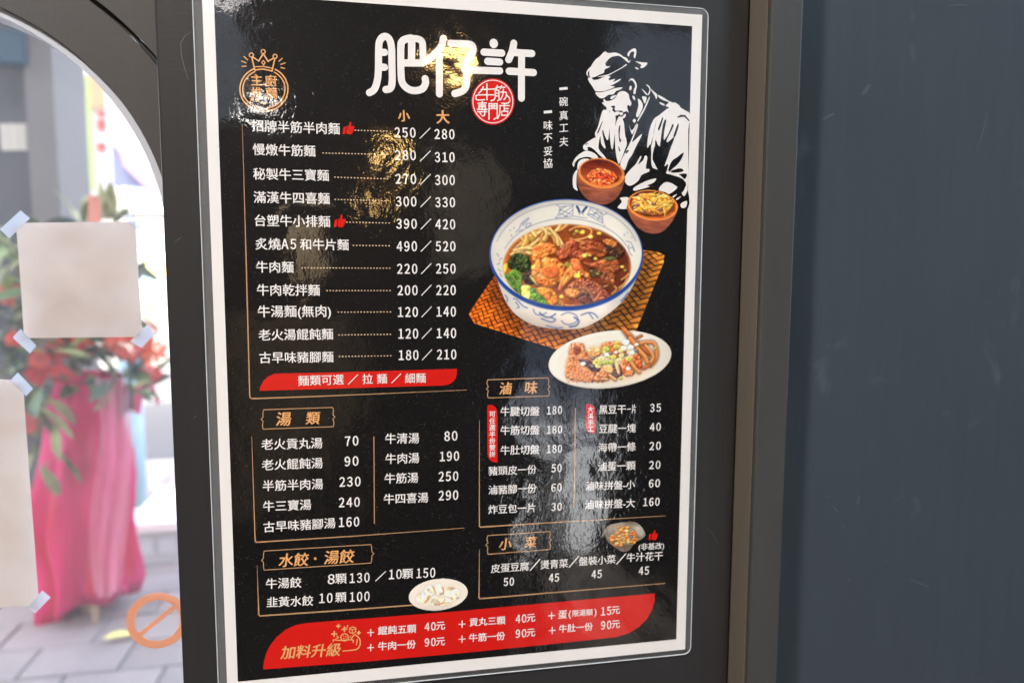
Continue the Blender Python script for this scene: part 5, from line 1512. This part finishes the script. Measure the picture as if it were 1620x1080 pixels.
def pbox(name, px0, py0, px1, py1, Y, depth, mat, parent, bevel=0):
    """a box whose front face fills a photo rectangle at distance Y"""
    a, b = at(px0, py0, Y), at(px1, py1, Y)
    c = at(px1, py0, Y); d = at(px0, py1, Y)
    return box(name, (min(a.x, d.x), Y, min(b.z, d.z)), (max(b.x, c.x), Y + depth, max(a.z, c.z)), mat, parent, bevel)

# dark cabinet-like pillar under the arcade
pi_ = thing('arcade_pillar', 'dark grey pillar with small boxes standing outside the window at upper left', 'pillar', at(40, 300, 1.7))
PY = 2.85
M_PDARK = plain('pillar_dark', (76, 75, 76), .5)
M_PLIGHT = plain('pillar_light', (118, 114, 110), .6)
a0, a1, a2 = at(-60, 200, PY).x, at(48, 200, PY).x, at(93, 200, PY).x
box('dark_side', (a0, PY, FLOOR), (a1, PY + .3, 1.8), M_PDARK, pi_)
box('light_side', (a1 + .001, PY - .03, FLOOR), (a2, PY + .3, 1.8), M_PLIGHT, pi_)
pbox('meter_box', -30, 48, 36, 98, PY - .05, .049, plain('teal_box', (52, 82, 96), .5), pi_, .004)
for k in range(3): pbox('label_plate', 2 + k * 14, 196, 13 + k * 14, 238, PY - .012, .011, plain('label_cream', (206, 198, 184), .6), pi_)
# canopy soffit
# hanging signs and banners further up the street
M_WHITE_S = plain('sign_white', (246, 240, 232), .5); M_GREEN_S = plain('sign_green', (196, 214, 140), .5)
M_ORANGE_S = plain('sign_orange', (246, 180, 140), .5); M_RED_S = plain('sign_red', (206, 92, 84), .5)
sg = thing('hanging_sign', 'narrow upright shop sign with a green edge and red marks beyond the window', 'sign', at(150, 290, 4.2))
pbox('sign_board', 141, 112, 166, 330, 4.2, .06, M_WHITE_S, sg, .01)
pbox('green_edge', 130, 120, 141, 300, 4.19, .06, M_GREEN_S, sg)
pbox('orange_panel', 144, 116, 163, 170, 4.185, .012, M_ORANGE_S, sg)
for y0, y1 in ((176, 184), (190, 205), (226, 238)): pbox('red_mark', 154, y0, 166, y1, 4.188, .009, M_RED_S, sg)
tube('bracket', [at(150, 60, 4.22), at(150, 114, 4.22)], .015, M_PDARK, sg, 6)
bn = thing('street_banner', 'navy banner with a slanted pink band and pale disc beside the stile', 'banner', at(205, 290, 5.0))
pbox('banner_cloth', 168, 110, 262, 296, 5.0, .02, plain('banner_navy', (140, 146, 176), .7), bn)
def pquad(name, pts, Y, th, mat, parent):
    bm = bmesh.new()
    f = [bm.verts.new(at(x, y, Y)) for x, y in pts]; b = [bm.verts.new(at(x, y, Y) + Vector((0, th, 0))) for x, y in pts]
    bm.faces.new(f); bm.faces.new(b[::-1])
    for i in range(len(pts)):
        j = (i + 1) % len(pts); bm.faces.new((f[i], f[j], b[j], b[i]))
    return bm_obj(name, bm, mat, parent)
pquad('pink_band', [(168, 140), (262, 228), (262, 300), (232, 298), (186, 236), (168, 210)], 4.985, .01, plain('banner_pink', (240, 206, 226), .7), bn)
pquad('pale_disc', circle_pts(240, 232, 26, 34, 20), 4.97, .01, plain('banner_pale', (216, 224, 242), .7), bn)
pquad('pink_stripe', [(188, 232), (206, 236), (252, 288), (250, 299), (226, 292), (196, 262)], 4.96, .008, plain('banner_rose', (240, 190, 220), .7), bn)
sh_ = thing('lilac_shutter', 'pale lilac roller shutter beyond the dark pillar', 'shutter', at(115, 280, 5.6))
for k in range(10): pbox('shutter_slat', 94, 124 + k * 16, 138, 139 + k * 16, 5.6, .04, plain('lilac', (160, 150, 162), .6), sh_)
# building across the street
bl = thing('pale_building', 'pale sunlit building across the street with windows and awnings', 'building', (-3, 11, FLOOR))
M_FAC = plain('pale_facade', (128, 126, 124), .8, var=.05, vscale=2)
box('wall', (-11, 11, FLOOR - .12), (3, 16, 7.5), M_FAC, bl)
M_WIN = plain('window_dark', (120, 136, 150), .2)
for i in range(7):
    for j in range(3):
        x, z = -9.6 + i * 1.5, .9 + j * 2.1
        f = box('window', (x, 10.93, z), (x + .95, 11.001, z + 1.2), M_WHITE_S, bl)
        box('pane', (x + .06, 10.915, z + .06), (x + .89, 10.931, z + 1.14), M_WIN, f)
for k, (x0, x1, y0, y1, c) in enumerate([(222, 262, 376, 392, (90, 130, 190)), (220, 262, 396, 408, (150, 200, 226)), (226, 262, 412, 436, (250, 206, 120)), (222, 262, 440, 452, (150, 190, 220))]):
    a, b = at(x0, y0, 9.5), at(x1, y1, 9.5)
    pquad('awning', [(x0, y0), (x1, y0), (x1 + 2, y1), (x0 - 2, y1)], 9.4, .5, plain('awning_%d' % k, c, .7), bl)
# pale blue post, white bench box and orange lanterns beside the stile
M_PBLUE = plain('pale_blue_paint', (176, 206, 214), .5)
po = thing('blue_post', 'pale blue steel post standing on the pavement behind the flower stand', 'post', on_floor(214, 800))
q = at(214, 770, 3.6)
tube('pole', [(q.x, 3.6, FLOOR), (q.x, 3.6, at(214, 560, 3.6).z)], .055, M_PBLUE, po, 14)
lathe('base_ring', [(.07, FLOOR), (.11, FLOOR + .01), (.11, FLOOR + .05), (.06, FLOOR + .06)], q.x, 3.6, M_WHITE_S, po)
bx_ = thing('bench_box', 'white box bench with a grey front standing low beside the stile', 'bench', at(230, 930, 3.0))
BY = 2.9
b0, b1 = at(206, 880, BY), at(300, 880, BY)
zt = at(220, 843, BY).z
box('body', (b0.x, BY, FLOOR), (b1.x, BY + .5, zt), plain('box_grey', (190, 196, 190), .6, var=.06), bx_, .01)
box('lid', (b0.x - .02, BY - .02, zt + .001), (b1.x + .02, BY + .55, zt + .05), M_WHITE_S, bx_, .01)
for k in range(3): box('front_panel', (b0.x + .03 + k * .09, BY - .006, FLOOR + .05), (b0.x + .10 + k * .09, BY + .001, zt - .03), plain('box_panel', (204, 210, 206), .6), bx_)

# ---- congratulation flower stand
FY = 2.45
fs_ = thing('flower_stand', 'flower stand draped in bright pink and red cloth outside the window', 'flower stand', (at(140, 985, FY).x, FY, FLOOR))
m, nt, p = new_mat('pink_cloth')
f = noise(nt, pos(nt, (1, 1, .25)), 7, 2, .5, .4)
nt.links.new(ramp(nt, f, [(.36, tuple(lin((226, 28, 78)))), (.46, tuple(lin((240, 32, 116)))), (.60, tuple(lin((246, 42, 128)))), (.70, tuple(lin((230, 36, 84))))]), p.inputs['Base Color'])
p.inputs['Roughness'].default_value = .45
out = nt.nodes['Material Output']
tl = N(nt, 'ShaderNodeBsdfTranslucent'); tl.inputs[0].default_value = (*lin((252, 56, 124)), 1)
mx = N(nt, 'ShaderNodeMixShader'); mx.inputs[0].default_value = .3
nt.links.new(p.outputs[0], mx.inputs[1]); nt.links.new(tl.outputs[0], mx.inputs[2]); nt.links.new(mx.outputs[0], out.inputs[0])
M_PINK = m
rows_ = [(590, 92, 186), (608, 88, 187), (625, 84, 188), (645, 80, 190), (662, 77, 192), (690, 72, 194), (720, 66, 198), (755, 61, 201), (790, 56, 204), (825, 56, 206), (860, 58, 206), (890, 62, 206), (920, 66, 206), (945, 70, 204), (965, 74, 200)]
bm = bmesh.new(); n = 72; rings = []
for k, (py, xa, xb) in enumerate(rows_):
    A_, B_ = at(xa, py, FY), at(xb, py, FY)
    cx_, r = (A_.x + B_.x) / 2, (B_.x - A_.x) / 2
    ring = []
    for i in range(n):
        a = 2 * PI * i / n
        q = k / (len(rows_) - 1)
        fold = 1 + (.04 + .12 * q) * math.sin(7 * a + .9 * q + .7) + .05 * q * math.sin(13 * a + 2)
        fold += (.05 + .09 * q) * (math.sin(3.1 * a + 9 * q) * math.sin(5.3 * a - 6.5 * q + 1) + .6 * math.sin(11 * a + 17 * q))
        z = A_.z - (.10 * q * q * (math.cos(a - 2.6)) if k == len(rows_) - 1 else 0)
        ring.append(bm.verts.new((cx_ + r * fold * math.cos(a), FY + r * .8 * fold * math.sin(a), z)))
    rings.append(ring)
for a, b in zip(rings, rings[1:]):
    for i in range(n): bm.faces.new((a[i], a[(i + 1) % n], b[(i + 1) % n], b[i]))
drape = bm_obj('drape', bm, M_PINK, fs_, True)
md = drape.modifiers.new('cloth_thickness', 'SOLIDIFY'); md.thickness = .004
# paler loose cloth layer: light on the drape's right side put into colour
m, nt, p = new_mat('lit_side_pink')
p.inputs['Base Color'].default_value = (*lin((250, 176, 190)), 1); p.inputs['Roughness'].default_value = .5
out = nt.nodes['Material Output']
tl = N(nt, 'ShaderNodeBsdfTranslucent'); tl.inputs[0].default_value = (*lin((252, 180, 196)), 1)
tp = N(nt, 'ShaderNodeBsdfTransparent')
mx = N(nt, 'ShaderNodeMixShader'); mx.inputs[0].default_value = .5
mx2 = N(nt, 'ShaderNodeMixShader')
nt.links.new(ramp(nt, noise(nt, pos(nt, (1, 1, .3)), 5, 2, .5), [(.35, (.2,) * 3), (.65, (.6,) * 3)]), mx2.inputs[0])
nt.links.new(p.outputs[0], mx.inputs[1]); nt.links.new(tl.outputs[0], mx.inputs[2]); nt.links.new(mx.outputs[0], mx2.inputs[1]); nt.links.new(tp.outputs[0], mx2.inputs[2]); nt.links.new(mx2.outputs[0], out.inputs[0])
bm = bmesh.new(); rg = []
for k in range(14):
    py = 596 + k * 26
    A_, B_ = at(150 + 8 * math.sin(k * .5), py, FY - .17), at(196 + 12 * math.sin(k * .23 + .4), py, FY - .10)
    rg.append([bm.verts.new(A_.lerp(B_, i / 15) + Vector((0, .02 * math.sin(i * 1.3 + k * .35) - .05 * math.sin(PI * i / 15), 0))) for i in range(16)])
for a, b in zip(rg, rg[1:]):
    for i in range(15): bm.faces.new((a[i], a[i + 1], b[i + 1], b[i]))
bm_obj('lit_side_cloth', bm, m, fs_, True)
M_LEG = plain('pale_wood', (206, 176, 140), .6)
for (px, py), dy in (((152, 1000), -.1), ((186, 968), .12), ((100, 985), .05)):
    g = at(px, py, FY + dy)
    tube('leg', [(g.x, FY + dy, FLOOR), (g.x * .75 + at(140, 700, FY).x * .25, FY + dy * .5, FLOOR + .35)], .012, M_LEG, fs_, 8)
# flowers and leaves
def petal_flower(m, rings_=2):
    bm = bmesh.new()
    for k in range(rings_):
        L = 1 - .22 * k
        for i in range(7):
            a = 2 * PI * i / 7 + k * .45
            d_ = Vector((math.cos(a), 0, math.sin(a))); s_ = Vector((-math.sin(a), 0, math.cos(a)))
            y = -.16 * k
            L *= 1 + .3 * math.sin(i * 2.4 + k)
            v = [bm.verts.new(d_ * .10 + Vector((0, y, 0))), bm.verts.new(d_ * .6 * L + s_ * .17 + Vector((0, y - .06, 0))), bm.verts.new(d_ * L + Vector((0, y + .10, 0))), bm.verts.new(d_ * .6 * L - s_ * .17 + Vector((0, y - .06, 0)))]
            bm.faces.new(v)
    r = bmesh.ops.create_uvsphere(bm, u_segments=8, v_segments=6, radius=.13)
    bmesh.ops.translate(bm, vec=(0, -.2, 0), verts=r['verts'])
    me = bpy.data.meshes.new('flower'); bm.to_mesh(me); bm.free(); me.materials.append(m)
    return me
FM = {c: petal_flower(plain('petal_' + c, rgb, .6, var=.12, vscale=30)) for c, rgb in dict(red=(214, 60, 58), coral=(236, 104, 90), orange=(244, 110, 60), pink=(240, 150, 160)).items()}
def leaf_mesh(m, wd):
    vs, fs = [(0, 0, 0)], []
    for k in range(1, 6):
        t = k / 6
        h = wd * math.sin(PI * t) ** .8
        z = -.25 * t * t
        vs += [(-h, t, z + h * .3), (0, t, z), (h, t, z + h * .3)]
    vs.append((0, 1, -.26)); e = len(vs) - 1
    fs += [(0, 1, 2), (0, 2, 3)]
    for k in range(4):
        a = 1 + 3 * k
        fs += [(a, a + 3, a + 4, a + 1), (a + 1, a + 4, a + 5, a + 2)]
    fs += [(e - 3, e, e - 2), (e - 2, e, e - 1)]
    me = bpy.data.meshes.new('leaf'); me.from_pydata(vs, [], fs); me.materials.append(m); me.update()
    return me
LM = [leaf_mesh(plain('leaf_green', (96, 116, 72), .5, var=.25, vscale=20), .17), leaf_mesh(plain('leaf_dark', (62, 84, 62), .5, var=.25, vscale=20), .2),
      leaf_mesh(plain('leaf_olive', (150, 152, 96), .5, var=.2, vscale=20), .13), leaf_mesh(plain('leaf_bright', (134, 160, 84), .5, var=.2, vscale=20), .15), leaf_mesh(plain('leaf_pale', (206, 206, 160), .6, var=.1), .07)]
random.seed(12)
def put(me, name, loc, sc, rot):
    o = bpy.data.objects.new(name, me); o.location = loc; o.scale = (sc,) * 3; o.rotation_euler = rot
    return link(o, fs_)
for px, py, s_, c in [(88, 556, 20, 'red'), (62, 566, 17, 'coral'), (112, 546, 18, 'coral'), (140, 550, 14, 'red'), (200, 548, 26, 'coral'), (226, 540, 22, 'orange'), (246, 556, 24, 'orange'), (238, 520, 16, 'coral'), (176, 545, 16, 'coral'), (240, 590, 16, 'red'), (24, 536, 14, 'coral'), (42, 668, 18, 'coral'),
                      (12, 462, 20, 'coral'), (150, 470, 24, 'red'), (100, 440, 24, 'coral'), (190, 430, 22, 'red'), (60, 590, 18, 'red'), (96, 592, 18, 'red')]:
    L = at(px, py, FY - .12 + random.uniform(-.05, .05))
    put(FM[c], 'flower', L, s_ / 400 * 1.05, (random.uniform(-.4, .4), random.uniform(0, 6), random.uniform(-.5, .5)))
def leaves(n, x0, x1, y0, y1, kinds, L0, L1, down=0.0):
    for k in range(n):
        px, py = random.uniform(x0, x1), random.uniform(y0, y1)
        p_ = at(px, py, FY + random.uniform(-.2, .12))
        put(LM[random.choice(kinds)], 'leaf', p_, random.uniform(L0, L1), (random.uniform(-.6, 1.2) - down, random.uniform(-.8, .8), random.uniform(-3.1, 3.1)))
leaves(110, 56, 240, 538, 622, [0, 1, 1, 2], .08, .16)
leaves(46, -14, 40, 360, 470, [0, 3, 2], .08, .15)
leaves(40, -14, 40, 470, 610, [0, 1, 2], .08, .14)
leaves(26, 46, 95, 610, 760, [0, 2, 2], .10, .18, 1.2)
leaves(40, 40, 215, 360, 540, [0, 1, 2], .10, .16)
for k in range(22):                                            # pale spiky palm leaves above the notice
    px = random.uniform(112, 190)
    b = at(px, 352, FY + .05)
    tp_ = at(px + random.uniform(-26, 46), random.uniform(285, 335), FY + random.uniform(-.05, .15))
    v = tp_ - b
    q = v.to_track_quat('Y', 'Z').to_euler()
    put(LM[4 if k % 3 else 2], 'leaf', b, v.length * 1.1, q)
pquad('ribbon_strip', [(139, 308), (157, 310), (160, 356), (140, 356)], FY - .05, .004, plain('ribbon_coral', (240, 150, 130), .6), fs_)
pquad('ribbon_tail', [(216, 600), (228, 604), (222, 656), (208, 650)], FY - .08, .004, plain('ribbon_pink', (240, 110, 140), .6), fs_)
pquad('ribbon_tail', [(232, 604), (240, 602), (254, 636), (248, 640)], FY - .08, .004, bpy.data.materials['ribbon_pink'], fs_)
tube('stem_post', [(at(140, 985, FY).x, FY, FLOOR), (at(140, 985, FY).x, FY, at(140, 420, FY).z)], .02, M_LEG, fs_, 8)
# fallen yellow leaf
lf = bpy.data.objects.new('fallen_leaf', leaf_mesh(plain('leaf_yellow', (240, 228, 130), .6), .22))
lf.location = on_floor(163, 1022) + Vector((0, 0, .025)); lf.scale = (.11,) * 3; lf.rotation_euler = (.1, 0, -1.1)
COL.objects.link(lf); tag(lf, 'small yellow fallen leaf lying on the pavement tiles', 'leaf')
